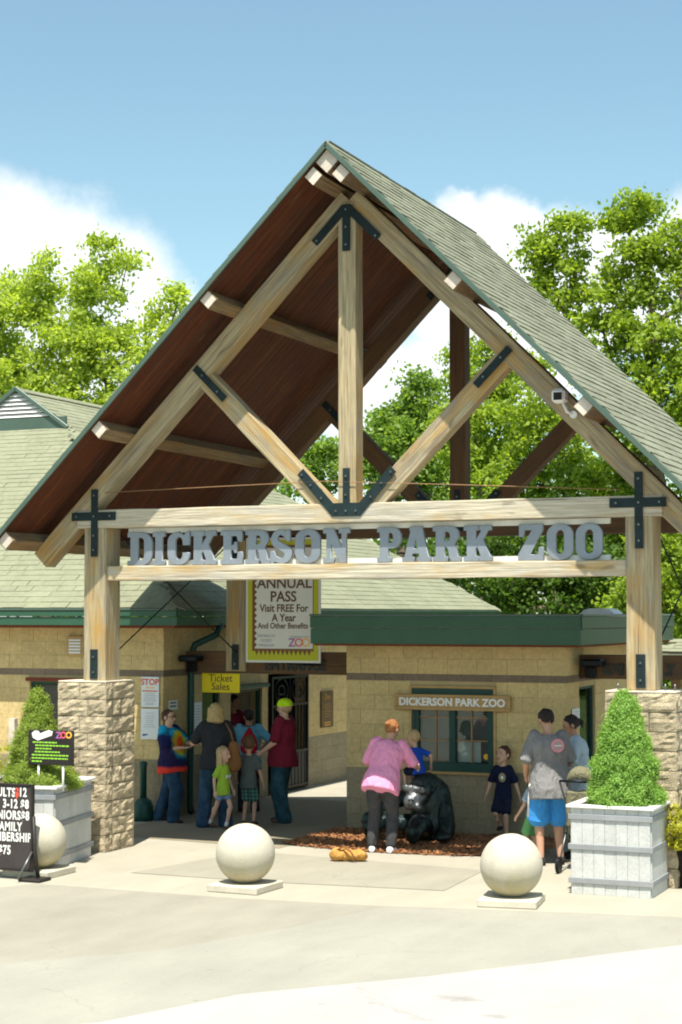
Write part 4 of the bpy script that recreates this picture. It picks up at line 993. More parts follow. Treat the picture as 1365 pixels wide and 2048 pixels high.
for nm, c in (('skin', (0.52, 0.29, 0.19)), ('skin_pale', (0.60, 0.36, 0.25)), ('skin_tan', (0.44, 0.23, 0.14))):
    mat(nm, varied(c, .06, 12), .55, spec=.35)
for nm, c in (('hair_brown', (.07, .03, .017)), ('hair_dark', (.022, .014, .012)), ('hair_blond', (.42, .30, .13)), ('hair_red', (.30, .12, .04)), ('hair_light', (.45, .31, .16)), ('hair_mid', (.13, .065, .03))):
    def hf(g, c=c):
        n = g.noise(g.mapping(g.obj, (60, 60, 5)), 2.0, 4, .6)
        g.height = n
        return g.mix(g.vrange(n, .3, .7), tuple(v*.65 for v in c), tuple(v*1.35 for v in c))
    mat(nm, hf, .6, bump=.5)
def cloth(nm, c, amt=.06, rough=.9):
    def f(g):
        r = varied(c, amt, 9)(g)
        w = g.node('ShaderNodeTexNoise', {'Vector': g.mapping(g.obj, (1.5, 1.5, .8), rot=(.3, .5, .2)), 'Scale': 9.0, 'Detail': 3.0, 'Roughness': .5, 'Distortion': 1.2})
        g.height = g.math('ADD', g.math('MULTIPLY', w.outputs[0], 2.2), g.math('MULTIPLY', g.noise(g.obj, 220, 2, .5), .05))
        return r
    mat(nm, f, rough, spec=.15, bump=.75)
def denimf(c):
    def f(g):
        n = g.noise(g.obj, 7, 5, .6)
        return g.mix(g.vrange(n, .4, .7), tuple(v*.75 for v in c), tuple(v*1.5 for v in c))
    return f
mat('denim', denimf((.028, .060, .105)), .9, spec=.1, bump=.1, bscale=200); mat('denim_teal', denimf((.022, .065, .085)), .9, spec=.1); mat('denim_light', denimf((.17, .26, .42)), .9, spec=.1)
cloth('shirt_black', (.028, .030, .034)); cloth('shirt_cyan', (.16, .42, .56)); cloth('shirt_lime', (.34, .52, .05)); cloth('shirt_grey', (.10, .115, .11))
cloth('shirt_maroon', (.17, .014, .030)); cloth('shirt_pink', (.80, .30, .48)); cloth('leggings', (.055, .055, .058), .25); cloth('shirt_blue', (.012, .07, .42)); cloth('shirt_navy', (.010, .014, .038))
cloth('shorts_navy', (.014, .016, .038)); cloth('shirt_marl', (.20, .195, .195), .12); cloth('shorts_blue', (.055, .30, .72)); cloth('shirt_paleblue', (.42, .52, .60)); cloth('bag_red', (.50, .02, .03)); cloth('bag_brown', (.22, .10, .04))
cloth('bag_tan', (.50, .26, .07)); cloth('cap_lime', (.55, .80, .02)); cloth('shorts_green', (.14, .36, .14)); cloth('shoe_white', (.75, .76, .80)); cloth('shoe_dark', (.03, .025, .022)); cloth('shoe_brown', (.11, .07, .045)); cloth('white_cloth', (.72, .72, .70)); cloth('olive_canvas', (.17, .16, .10)); cloth('khaki', (.3, .26, .18))
def plaid(g):
    w = g.node('ShaderNodeSeparateXYZ', {0: g.obj})
    a = g.math('GREATER_THAN', g.math('SINE', g.math('MULTIPLY', w.outputs[0], 130.0)), .45); b = g.math('GREATER_THAN', g.math('SINE', g.math('MULTIPLY', w.outputs[2], 130.0)), .45)
    return g.mix(g.math('MULTIPLY', g.math('ADD', a, b), .45), (.025, .08, .075), (.16, .30, .22))
mat('shorts_plaid', plaid, .9, spec=.1)
def tiedye(g):
    """rings of dye round a point on the chest, in the shirt's own coordinates"""
    w = g.noise(g.obj, 11, 4, .6)
    d = g.node('ShaderNodeVectorMath', {0: g.mapping(g.obj, (1, .35, 1)), 1: (0.0, .05, 1.06)}, operation='DISTANCE').outputs['Value']
    d = g.math('ADD', d, g.math('MULTIPLY', g.math('SUBTRACT', w, .5), .09))
    ring = g.ramp(d, [(0.0, (.60, .06, .02)), (.07, (.70, .10, .015)), (.105, (.75, .42, .02)), (.15, (.50, .58, .02)), (.19, (.01, .30, .42)), (.225, (.01, .03, .12)), (.28, (.012, .015, .07)), (.33, (.02, .012, .06))])
    s = g.node('ShaderNodeSeparateXYZ', {0: g.obj})
    side = g.vrange(g.math('ADD', s.outputs[0], g.math('MULTIPLY', g.math('SUBTRACT', w, .5), .12)), .05, .17)
    zz = g.vrange(g.math('ADD', s.outputs[2], g.math('MULTIPLY', g.math('SUBTRACT', w, .5), .12)), .95, 1.30)
    sidec = g.ramp(zz, [(0, (.02, .015, .06)), (.3, (.01, .012, .06)), (.62, (.01, .02, .09)), (.75, (.01, .28, .5)), (1, (.02, .35, .55))])
    up = g.vrange(g.math('ADD', s.outputs[2], g.math('MULTIPLY', w, .05)), .755, .79)
    c = g.mix(side, ring, sidec)
    return g.mix(up, (.68, .05, .03), c)
mat('tie_dye', tiedye, .9, spec=.15)

def ik(a, b, l1, l2, pole):
    a = Vector(a); b = Vector(b); d = b-a; L = d.length
    if L > (l1+l2)*.999: b = a+d*((l1+l2)*.999/L); d = b-a; L = d.length
    x = (l1*l1-l2*l2+L*L)/(2*L); h = math.sqrt(max(0, l1*l1-x*x)); t = d/L
    p = Vector(pole); p = (p-t*p.dot(t)).normalized()
    return a+t*x+p*h, b

def person(label, loc, rz, H, lean=0.0, side=0.0, feet=((-.11, 0), (.11, 0)), hands=((-.26, .08, -.52), (.26, .08, -.52)), elbow=((-.4, -1, -.2), (.4, -1, -.2)),
           head=(0, 0), build=1.0, kid=0.0, shirt='shirt_grey', sleeve=.55, hem=.0, trouser='denim', leg=1.0, legw=1.0, skin='skin', hair=('short', 'hair_brown'),
           shoe='shoe_dark', sock=None, lift=(0, 0), pelvis=(0, 0, 0), foot_yaw=(8, -8), glasses=False, knee=(0, 1, 0), crouch=0.0, group=None, seated=None, cap=None, longsleeve=False, tight=1.0):
    """one standing figure facing +Y in its own frame; feet, hands given in units of a 1.75 m adult"""
    k = H/1.75
    t = thing('person', label, 'person', loc, rz, group)
    W0 = WM[t.name]
    hs = 1.0+.55*kid               # bigger head for children
    bw = build
    legl = .44*(1-.06*kid)*k*2
    P = Vector(pelvis)*k+Vector((0, 0, (.925-.04*kid-crouch)*k))
    sd = Vector((math.sin(R(side)), math.sin(R(lean)), math.cos(R(lean)))).normalized()
    X = Vector((1, 0, 0)); X = (X-sd*X.dot(sd)).normalized(); Y = sd.cross(X)
    wst = P+sd*.15*k; chest = P+sd*.36*k; sh = P+sd*(.50-.02*kid)*k; nb = P+sd*(.545-.02*kid)*k
    hd_m = Matrix.Rotation(R(head[0]), 3, 'Z') @ Matrix.Rotation(R(head[1]), 3, 'X')
    ndir = (sd*.6+(hd_m @ Vector((0, 0, 1)))*.6).normalized()
    hc = nb+ndir*(.155 if kid < .5 else .165)*k*hs*.98
    hr = .103*k*hs
    fw = hd_m @ Vector((0, 1, 0)); hx = hd_m @ Vector((1, 0, 0)); hu = hd_m @ Vector((0, 0, 1))
    # ----- joints
    hips = [P+X*s*.085*k*bw for s in (-1, 1)]
    ank = []; kn = []
    for i, s in enumerate((-1, 1)):
        f = Vector((feet[i][0]*k, feet[i][1]*k, .085*k+lift[i]*k))
        kk, ff = ik(hips[i], f, .435*k, .42*k, knee if not isinstance(knee[0], tuple) else knee[i]); kn.append(kk); ank.append(ff)
    shs = [sh+X*s*.175*k*(.5+.5*bw)*(1-.08*kid) for s in (-1, 1)]
    el = []; wr = []
    for i in range(2):
        tg = shs[i]+Vector(hands[i])*k
        e_, w_ = ik(shs[i], tg, .285*k, .245*k, elbow[i]); el.append(e_); wr.append(w_)
    # ----- body
    b = bmesh.new()
    def torso(bm, g=0.0, z0=-.06, top=True, wscale=1.0):
        rr = []
        prof = [(-.09, .10, .08), (-.05, .150, .110), (.0, .168, .125), (.07, .158, .118), (.16, .140, .105), (.27, .155, .112), (.38, .172, .118), (.46, .165, .105), (.51, .12, .08), (.54, .07, .06)]
        for h, rx, ry in prof:
            if h < z0: continue
            bel = .03*(bw-1)*3 if .0 < h < .3 else 0
            rx_ = rx*(bw if h < .4 else .5+.5*bw); ry_ = ry*bw
            if kid: rx_ *= .92; ry_ *= .98
            rr.append((P+sd*h*k+Y*bel*.5*k, rx_*k+g, ry_*k+g, X, Y))
        prim_loft(bm, rr, 20)
    torso(b)
    for s in (-1, 1):
        ellip(b, hips[(s+1)//2]-Y*.03*k, .082*k*bw, .085*k*bw, .09*k)
    limb(b, nb-sd*.03*k, hc-ndir*.05*k, .056*k, .052*k)
    # head
    RM = Matrix((hx, fw, hu)).transposed()
    def hp(x, y, z): return hc+hx*x*hr+fw*y*hr+hu*z*hr
    ellip(b, hp(0, -.05, .12), hr*.80, hr*.98, hr*.98, RM.to_4x4()); ellip(b, hp(0, .22, -.45), hr*.60, hr*.62, hr*.66, RM.to_4x4())
    ellip(b, hp(0, .62, -.92), hr*.26, hr*.22, hr*.22, RM.to_4x4())      # chin
    limb(b, hp(0, .92, .10), hp(0, 1.13, -.30), hr*.09, hr*.15); ellip(b, hp(0, .86, -.55), hr*.24, hr*.16, hr*.10, RM.to_4x4())
    limb(b, hp(-.35, .80, .28), hp(.35, .80, .28), hr*.13, hr*.13)
    for s in (-1, 1): ellip(b, hp(s*.84, -.05, -.08), hr*.10, hr*.20, hr*.30, RM.to_4x4())
    for i, s in enumerate((-1, 1)):
        limb(b, shs[i]-sd*.006*k, el[i], .046*k*(.6+.4*bw), .042*k*(.7+.3*bw)); limb(b, el[i], wr[i], .042*k*(.7+.3*bw), .027*k)
        lf = .84 if leg > .55 else 1.0
        limb(b, hips[i], kn[i], .085*k*bw*.92, .056*k*(.6+.4*bw)*lf); limb(b, kn[i], ank[i], .056*k*(.6+.4*bw)*lf, .036*k)
        ellip(b, kn[i].lerp(ank[i], .3)-Vector((0, .012*k, 0)), .05*k*lf, .055*k*lf, .11*k)
        # hand: palm, four bent fingers, thumb
        d = (wr[i]-el[i]).normalized(); u = Vector((0, 1, 0)); u = (u-d*u.dot(d))
        u = u.normalized() if u.length > .2 else Vector((1, 0, 0)); n_ = d.cross(u).normalized()*s
        hk = k*(1+.1*kid)
        pc = wr[i]+d*.05*hk
        limb(b, wr[i], wr[i]+d*.085*hk, .026*hk, .036*hk, flat=.45, side=u)
        for q, (fo, fl) in enumerate(((.030, .065), (.010, .075), (-.010, .070), (-.030, .055))):
            a0 = wr[i]+d*.09*hk+u*fo*hk; a1 = a0+d*fl*.55*hk-n_*.008*hk; a2 = a1+d*fl*.4*hk-n_*.022*hk
            limb(b, a0, a1, .0092*hk, .0085*hk, 6); limb(b, a1, a2, .0085*hk, .0075*hk, 6)
        a0 = wr[i]+d*.03*hk+u*.028*hk; a1 = a0+d*.035*hk+u*.028*hk; a2 = a1+d*.03*hk-n_*.01*hk
        limb(b, a0, a1, .012*hk, .010*hk, 6); limb(b, a1, a2, .010*hk, .008*hk, 6)
        # foot
        fy = R(foot_yaw[i]); fd = Vector((-math.sin(fy), math.cos(fy), -.0))
        limb(b, ank[i]-fd*.02*k-Vector((0, 0, .035*k)), ank[i]+fd*.13*k-Vector((0, 0, .055*k)), .035*k, .026*k)
    fuse('body', b, skin, t, W0, voxel=.0078, smooth=2)
    # ----- face
    for s in (-1, 1):
        e = bmesh.new(); ellip(e, hp(s*.33, .845, .10), hr*.115, hr*.05, hr*.06, RM.to_4x4()); bm_obj('eye', e, 'hair_dark', t, W0, True)
        e = bmesh.new(); limb(e, hp(s*.18, .93, .30), hp(s*.50, .84, .32), hr*.035, hr*.03, 6); bm_obj('eyebrow', e, hair[1], t, W0, True)
    e = bmesh.new(); limb(e, hp(-.2, 1.0, -.56), hp(.2, 1.0, -.56), hr*.035, hr*.035, 6); bm_obj('mouth', e, 'text_red' if False else 'bag_brown', t, W0, True)
    if glasses:
        e = bmesh.new()
        for s in (-1, 1):
            c = hp(s*.33, 1.0, .10); pts = [c+hx*hr*.24*math.cos(a)+hu*hr*.2*math.sin(a) for a in [q*math.pi/6 for q in range(13)]]
            tube_bm(e, pts, hr*.03, 5); tube_bm(e, [hp(s*.57, .98, .12), hp(s*.88, .0, .05)], hr*.03, 5)
        tube_bm(e, [hp(-.1, 1.02, .12), hp(.1, 1.02, .12)], hr*.03, 5); bm_obj('glasses', e, 'iron', t, W0)
    # ----- trousers or shorts
    if trouser:
        b = bmesh.new(); g_ = .012*tight
        rr = []
        for h, rx, ry in ((-.10, .13, .10), (-.05, .160, .118), (.0, .172, .130), (.06, .162, .122), (.10, .150, .112)):
            rr.append((P+sd*h*k, rx*bw*k+g_, ry*bw*k+g_, X, Y))
        prim_loft(b, rr, 20)
        for i, s in enumerate((-1, 1)):
            ellip(b, hips[i]-Y*.036*k-sd*.03*k, .092*k*bw, .092*k*bw, .10*k)
            r0, r1, r2 = .092*k*bw+g_, (.060*k*(.6+.4*bw)+g_+.008)*legw, (.044*k+g_+.014)*legw
            if leg > .55:
                limb(b, hips[i]-Vector((0, 0, .02*k)), kn[i], r0, r1, 14)
                e_ = kn[i].lerp(ank[i]-Vector((0, 0, .03*k)), (leg-.5)*2); limb(b, kn[i], e_, r1, r1+(r2-r1)*(leg-.5)*2, 14)
                if legw >= 1 and leg > .95: limb(b, kn[i].lerp(ank[i], .7), e_, r2*1.0, r2*1.12, 14)
            else:
                e_ = hips[i].lerp(kn[i], leg*2); limb(b, hips[i]-Vector((0, 0, .02*k)), e_-(kn[i]-hips[i]).normalized()*.04*k, r0, r0*.93*legw, 14, side=X)
                dd = (kn[i]-hips[i]).normalized(); a_ = e_-dd*.06*k; s_ = (X-dd*X.dot(dd)).normalized(); u_ = dd.cross(s_)
                prim_loft(b, [(a_, r0*.9*legw, r0*.9*legw, s_, u_), (e_, r0*.98*legw, r0*.98*legw, s_, u_)], 16)
        fuse('trousers' if leg > .6 else 'shorts', b, trouser, t, W0, voxel=.011 if k > .75 else .009, smooth=2, wrinkle=.0095*tight*k, wscale=8, seed=H*7)
    # ----- shirt
    b = bmesh.new(); g2 = .019 if tight >= 1 else .012
    rr = []
    prof = [(-.09-hem, .196, .158), (-.02-hem*.5, .194, .158), (.07, .180, .142), (.16, .158, .122), (.27, .165, .124), (.38, .178, .124), (.46, .172, .112), (.505, .125, .088), (.53, .078, .070)]
    for h, rx, ry in prof:
        rx_ = rx*(bw if h < .4 else .5+.5*bw); ry_ = ry*bw
        if kid: rx_ *= .95
        bel = .03*(bw-1)*3 if .0 < h < .3 else 0
        rr.append((P+sd*h*k+Y*bel*.5*k, rx_*k+g2*k, ry_*k+g2*k, X, Y))
    prim_loft(b, rr, 22)
    for i, s in enumerate((-1, 1)):
        e_ = shs[i].lerp(el[i], min(1, sleeve*1.15)); r0 = .066*k*(.6+.4*bw)+.012*k
        limb(b, shs[i]-X*s*.03*k, e_-(e_-shs[i])*.15, r0, r0*.95, 12)
        dd = (el[i]-shs[i]).normalized(); s_ = dd.orthogonal().normalized(); u_ = dd.cross(s_)
        prim_loft(b, [(e_-dd*.05*k, r0*.95, r0*.95, s_, u_), (e_, r0*1.02, r0*1.02, s_, u_)], 14)
        if longsleeve: limb(b, e_, wr[i], r0*.8, .036*k)
    so_ = fuse('shirt', b, shirt, t, W0, voxel=.011 if k > .75 else .009, smooth=2, wrinkle=.014*k, wscale=7, seed=H*3+loc[0])
    # ----- hair
    st, hm = hair; b = bmesh.new()
    if st != 'none':
        ellip(b, hp(0, -.16, .24), hr*.90, hr*1.0, hr*.98, RM.to_4x4())
        if st == 'short': ellip(b, hp(0, -.35, -.05), hr*.80, hr*.75, hr*.72, RM.to_4x4())
        if st == 'bob':
            for a in range(-120, 121, 24):
                x_, y_ = math.sin(R(a)), -math.cos(R(a)); limb(b, hp(x_*.78, y_*.76-.1, .35), hp(x_*.98, y_*.92-.1, -1.25), hr*.30, hr*.26, 8)
        if st == 'long':
            for a in range(-110, 111, 22):
                x_, y_ = math.sin(R(a)), -math.cos(R(a)); limb(b, hp(x_*.72, y_*.70-.1, .3), hp(x_*.78, y_*.75-.15, -1.7), hr*.24, hr*.20, 8)
        if st in ('bun', 'pony', 'knot'):
            ellip(b, hp(0, -.35, -.05), hr*.78, hr*.72, hr*.62, RM.to_4x4())
            if st == 'bun': ellip(b, hp(0, -1.08, .02), hr*.42, hr*.38, hr*.42, RM.to_4x4())
            if st == 'knot': ellip(b, hp(0, -1.12, .38), hr*.40, hr*.36, hr*.36, RM.to_4x4())
            if st == 'pony': limb(b, hp(0, -.95, .3), hp(0, -1.3, -.15), hr*.26, hr*.3, 8); limb(b, hp(0, -1.3, -.15), hp(0, -1.25, -.8), hr*.3, hr*.1, 8)
        ho = fuse('hair', b, hm, t, W0, voxel=.009, smooth=1, wrinkle=.009*k, wscale=30, seed=H)
        # clear the face: pull hair that stands before it back inside the skull
        for v in ho.data.vertices:
            l = v.co-hc; f_ = l.dot(fw)/hr; z_ = l.dot(hu)/hr
            lim = .30+.9*max(0, z_-.45)
            if f_ > lim and z_ < .80: v.co -= fw*(f_-lim)*hr
    if cap:
        b = bmesh.new(); ellip(b, hp(0, -.10, .34), hr*1.02, hr*1.16, hr*.92, RM.to_4x4()); c_ = fuse('cap', b, cap, t, W0, voxel=.009, smooth=1)
        for v in c_.data.vertices:
            l = v.co-hc; z_ = l.dot(hu)/hr
            if z_ < .12: v.co += hu*(.12-z_)*hr
        b = bmesh.new(); prim_loft(b, [(hp(0, .55, .30), hr*.72, hr*.06, hx, hu), (hp(0, 1.2, .26), hr*.64, hr*.05, hx, hu), (hp(0, 1.62, .18), hr*.40, hr*.05, hx, hu)], 14); bm_obj('cap_brim', b, 'shoe_brown' if cap == 'cap_lime' else cap, t, W0, True)
    # ----- shoes and socks
    for i in range(2):
        fy = R(foot_yaw[i]); fd = Vector((-math.sin(fy), math.cos(fy), 0)); sx_ = Vector((fd.y, -fd.x, 0)); up = Vector((0, 0, 1))
        z0 = ank[i].z-.085*k; b = bmesh.new(); base = Vector((ank[i].x, ank[i].y, z0))
        prim_loft(b, [(base-fd*.075*k+up*.030*k, .025*k, .028*k, sx_, up), (base-fd*.055*k+up*.042*k, .040*k, .042*k, sx_, up), (base+up*.048*k, .044*k, .050*k, sx_, up), (base+fd*.06*k+up*.040*k, .047*k, .041*k, sx_, up), (base+fd*.13*k+up*.028*k, .048*k, .029*k, sx_, up), (base+fd*.18*k+up*.022*k, .030*k, .021*k, sx_, up)], 14)
        for v in b.verts: v.co.z = max(v.co.z, z0+.001)
        bm_obj('shoe', b, shoe, t, W0, True)
        if sock:
            b = bmesh.new(); limb(b, ank[i], ank[i]+(kn[i]-ank[i]).normalized()*.06*k, .043*k, .043*k); bm_obj('sock', b, sock, t, W0, True)
    return dict(t=t, M=W0, P=P, sd=sd, X=X, Y=Y, sh=shs, el=el, wr=wr, hc=hc, hr=hr, k=k, nb=nb, kn=kn, hips=hips)
def W2(d, p): return d['M'] @ Vector(p)

# ---------------------------------------------------------------- people
gp = lambda x, y, z=0: (x, y, z)
mat('print_pink', varied((.62, .26, .30), .1, 20), .9); mat('print_pale', varied((.40, .30, .31), .12, 30), .9)
r1 = person('woman with short brown hair and glasses in bright rainbow tie-dye shirt and jeans', (-3.80, 2.92, 0), R(-92), 1.53, lean=-6, build=1.28, shirt='tie_dye', sleeve=.75, hem=.06, trouser='denim', legw=1.22, hair=('short', 'hair_brown'), glasses=True,
       feet=((-.04, -.30), (.12, .06)), hands=((-.02, .42, -.22), (-.14, .28, -.26)), elbow=((-.5, -.6, -1), (.4, -.6, -1)), pelvis=(0, -.04, -.02), shoe='shoe_dark', head=(0, 0), skin='skin_pale')
text('shirt_print', 'KINDA', .05, 'white_paint', r1['t'], r1['M'] @ frame(r1['P']+r1['sd']*.33*r1['k']+r1['Y']*.20*r1['k'], (-1, 0, 0), (0, -.1, 1), (0, 1, .1)), .001) if False else None
r2 = person('blond woman seen from behind in charcoal top and blue jeans with bobbed hair', (-3.02, 2.62, 0), R(30), 1.63, build=1.10, shirt='shirt_black', sleeve=.8, hem=.02, trouser='denim', legw=1.28, hair=('bob', 'hair_blond'), feet=((-.17, -.02), (.15, .02)),
       hands=((-.12, .30, -.24), (.04, .22, -.36)), elbow=((-.5, -.5, -1), (.3, -.6, -1)), shoe='shoe_white', foot_yaw=(14, -10), skin='skin_pale')
hb = thing('shoulder_bag', 'brown leather shoulder bag hanging at the right side of the blond woman', 'bag', (-2.75, 2.7, .75))
b = bmesh.new(); c = at(468, 1508, 2.62); limb(b, c+Vector((0, 0, .10)), c-Vector((0, 0, .13)), .075, .11, 12, .55, _r); fuse('pouch', b, 'bag_brown', hb, voxel=.012, wrinkle=.008)
tube('strap', [c+Vector((0, 0, .12)), at(462, 1465, 2.60), at(452, 1446, 2.62)], .012, 'bag_brown', hb)
r3 = person('dark haired youth in pale blue shirt with back to the camera at the ticket window', (-3.40, 4.38, 0), R(28), 1.45, build=1.08, shirt='shirt_cyan', sleeve=.85, trouser='shirt_black', hair=('short', 'hair_dark'), hands=((-.08, .28, -.24), (.06, .12, -.36)), elbow=((-.5, -.5, -1), (1, -.6, -.3)), skin='skin_tan', head=(20, 0))
bk = thing('drawstring_backpack', 'red drawstring backpack on the back of the pale blue shirted youth', 'backpack', (-3.40, 4.25, 1.0))
b = bmesh.new(); c = r3['P']+r3['sd']*.30*r3['k']-r3['Y']*.19*r3['k']; prim_loft(b, [(c+r3['sd']*.18, .015, .012, r3['X'], r3['Y']), (c+r3['sd']*.10, .07, .03, r3['X'], r3['Y']), (c, .115, .05, r3['X'], r3['Y']), (c-r3['sd']*.12, .13, .055, r3['X'], r3['Y']), (c-r3['sd']*.18, .10, .03, r3['X'], r3['Y'])], 16)
fuse('sack', b, 'bag_red', bk, r3['M'], voxel=.012, wrinkle=.01, wscale=12)
for s in (-1, 1): tube('cord', [c+r3['sd']*.19, r3['sh'][(s+1)//2]-r3['X']*s*.06+Vector((0, -.06, .055))], .006, 'iron', bk, M=r3['M'])
r4 = person('small girl in lime green shirt and denim shorts striding with brown hair', (-2.84, 2.50, 0), R(-98), 1.02, kid=.9, build=.84, shirt='shirt_lime', sleeve=.7, hem=.05, trouser='denim_light', leg=.28, hair=('long', 'hair_light'), feet=((.02, .10), (.0, -.36)), hands=((-.14, .04, -.50), (.10, -.06, -.50)), head=(0, 0), shoe='shoe_brown', sock='white_cloth', lift=(0, .03), skin='skin_pale')
c = r4['P']+r4['sd']*.28*r4['k']
box('shirt_print', (c.x-.05, c.y+.07, c.z-.018), (c.x+.05, c.y+.085, c.z+.018), 'white_cloth', r4['t'], .004, M=r4['M'])
r5 = person('boy in dark grey shirt and green plaid shorts standing behind the girl in lime', (-2.72, 3.0, 0), R(10), 1.13, kid=.8, build=.86, shirt='shirt_grey', sleeve=.8, hem=.05, trouser='shorts_plaid', leg=.46, legw=1.05, hair=('short', 'hair_mid'), hands=((-.16, .16, -.44), (.15, .0, -.50)), head=(20, -12), shoe='shoe_brown')
r6 = person('man in maroon shirt, jeans and lime green cap standing facing left by the iron gate', (-2.42, 3.44, 0), R(92), 1.66, build=1.24, shirt='shirt_maroon', sleeve=.85, hem=.04, trouser='denim_teal', legw=1.35, hair=('short', 'hair_light'), cap='cap_lime', feet=((-.09, -.06), (.11, .06)), hands=((-.04, .24, -.42), (.05, .24, -.42)), elbow=((-.3, -1, -.5), (.3, -1, -.5)), shoe='shoe_brown', head=(-8, -4), skin='skin_pale', lean=-2)
r7 = person('woman in pink shirt and grey leggings leaning over the bronze gorilla, seen from behind', (-.08, 1.22, 0), R(8), 1.62, lean=24, side=6, build=1.2, shirt='shirt_pink', sleeve=.95, hem=.05, trouser='leggings', leg=.93, legw=1.02, tight=.8, hair=('knot', 'hair_red'), feet=((-.15, .0), (.10, -.03)), hands=((-.04, .26, -.30), (.10, .34, -.30)), elbow=((-.5, -.3, -1), (.5, -.2, -1)), shoe='shoe_white', sock='white_cloth', head=(-25, -18), skin='skin', pelvis=(0, -.10, -.02))
r9 = person('boy in navy blue shirt and dark shorts leaning against the booth wall', (.82, 2.98, 0), R(190), 1.10, kid=.8, build=.86, shirt='shirt_navy', sleeve=.85, hem=.04, trouser='shorts_navy', leg=.46, legw=1.1, hair=('short', 'hair_brown'), feet=((-.07, .06), (.07, -.08)), hands=((-.17, .04, -.50), (.17, .06, -.50)), head=(-35, 4), shoe='shoe_dark', skin='skin_pale', lift=(0, .16), knee=((0, 1, 0), (.2, 1, 0)))
b = bmesh.new(); c = r9['P']+r9['sd']*.32*r9['k']+r9['Y']*.145*r9['k']; ellip(b, c, .045, .016, .06); bm_obj('shirt_print', b, 'khaki', r9['t'], r9['M'], True)
b = bmesh.new(); ellip(b, c+Vector((0, .010, .0)), .018, .012, .024); bm_obj('shirt_print', b, 'white_paint', r9['t'], r9['M'], True)
r10 = person('man in grey marl shirt and bright blue sports shorts with bowed head, seen from behind', (2.00, 1.02, 0), R(34), 1.74, build=1.16, shirt='shirt_marl', sleeve=1.0, hem=.10, trouser='shorts_blue', leg=.50, legw=1.22, hair=('short', 'hair_dark'), feet=((-.11, .0), (.13, .03)), hands=((-.03, .16, -.44), (.02, .26, -.36)), elbow=((-.5, -.6, -.6), (.4, -.5, -.8)), head=(8, -38), shoe='shoe_dark', skin='skin', lean=4)
b = bmesh.new(); c = r10['P']+r10['sd']*.40*r10['k']-r10['Y']*.163*r10['k']+r10['X']*.05
tube_bm(b, [c+Vector((0, .02, 0)), c-Vector((0, .012, 0))], .075, 24); bm_obj('shirt_print', b, 'print_pink', r10['t'], r10['M'])
b = bmesh.new(); tube_bm(b, [c-Vector((0, .010, 0)), c-Vector((0, .014, 0))], .048, 24); bm_obj('print_centre', b, 'print_pale', r10['t'], r10['M'])
box('print_bar', (c.x-.04, c.y-.0165, c.z-.006), (c.x+.045, c.y-.0145, c.z+.006), 'white_sign', r10['t'], M=r10['M'])
tube('side_stripe', [r10['hips'][0]+Vector((-.135, -.01, -.02)), r10['hips'][0].lerp(r10['kn'][0], .5)+Vector((-.138, -.012, 0)), r10['hips'][0].lerp(r10['kn'][0], .93)+Vector((-.128, -.012, 0))], .012, 'white_cloth', r10['t'], M=r10['M'])
r11 = person('woman with dark ponytail in pale blue shirt standing behind the grey shirted man', (2.14, 1.72, 0), R(112), 1.64, build=1.2, shirt='shirt_paleblue', sleeve=.9, trouser='shirt_black', hair=('pony', 'hair_dark'), hands=((-.08, .32, -.30), (.08, .30, -.34)), head=(5, -22), skin='skin_tan', lean=6)
r12 = person('small child in green shorts mostly hidden behind the grey shirted man', (1.70, 1.38, 0), R(60), .98, kid=.9, build=.84, shirt='shirt_paleblue', sleeve=.6, trouser='shorts_green', leg=.45, legw=1.2, hair=('short', 'hair_blond'), hands=((-.17, .12, -.46), (.1, .2, -.4)), shoe='shoe_white', skin='skin_pale')
c = atx(484, 1410, -4.45)
r13 = person('ticket seller leaning inside the open ticket window, dark hair', (-4.60, 6.02, .0), R(-95), 1.58, lean=14, build=1.05, shirt='shirt_maroon', sleeve=.8, trouser='denim', hair=('short', 'hair_dark'), hands=((-.1, .40, -.30), (.1, .40, -.30)), elbow=((-.6, -.3, -1), (.6, -.3, -1)), skin='skin_tan', head=(0, -10))

# ---------------------------------------------------------------- bronze gorilla seated in the bark bed
def bronze(g):
    n = g.noise(g.pos, 9, 5, .6); g.height = g.math('ADD', g.noise(g.mapping(g.pos, (3, 3, 1), rot=(.4, .3, 0)), 22, 4, .6), n)
    d = g.node('ShaderNodeVectorMath', {0: g.pos, 1: (-.02, 1.93, .55)}, operation='DISTANCE').outputs['Value']
    worn = g.math('MULTIPLY', g.vrange(d, .30, .14, 0, 1, True), g.vrange(n, .35, .6, .35, 1))
    g.worn = worn
    return g.mix(worn, g.mix(g.vrange(n, .35, .65), (.018, .030, .032), (.042, .060, .055)), (.22, .225, .24))
mb_ = mat('bronze', bronze, .38, metallic=.75, bump=.35, bscale=26)
gor = thing('gorilla_sculpture', 'dark bronze gorilla sculpture sitting in the bark bed below the booth window', 'sculpture', (.05, 2.2, 0))
b = bmesh.new()
def q(px, py, y): return at(px, py, y)
limb(b, q(868, 1655, 2.42), q(862, 1592, 2.38), .27, .25, 18)                  # body
limb(b, q(862, 1592, 2.38), q(856, 1572, 2.28), .22, .17, 16)                  # shoulders
limb(b, q(838, 1584, 2.10), q(846, 1566, 2.16), .155, .13, 16)                   # head with crest
limb(b, q(812, 1576, 1.99), q(846, 1580, 1.97), .055, .055, 12)                  # brow
limb(b, q(824, 1602, 1.96), q(832, 1596, 2.02), .105, .12, 14)                   # muzzle
limb(b, q(818, 1612, 1.93), q(836, 1614, 1.93), .055, .055, 12)                  # lips
limb(b, q(884, 1596, 2.34), q(893, 1640, 2.20), .105, .085, 12); limb(b, q(893, 1640, 2.20), q(890, 1668, 2.05), .085, .07, 12); ellip(b, q(886, 1674, 1.98), .10, .12, .06)
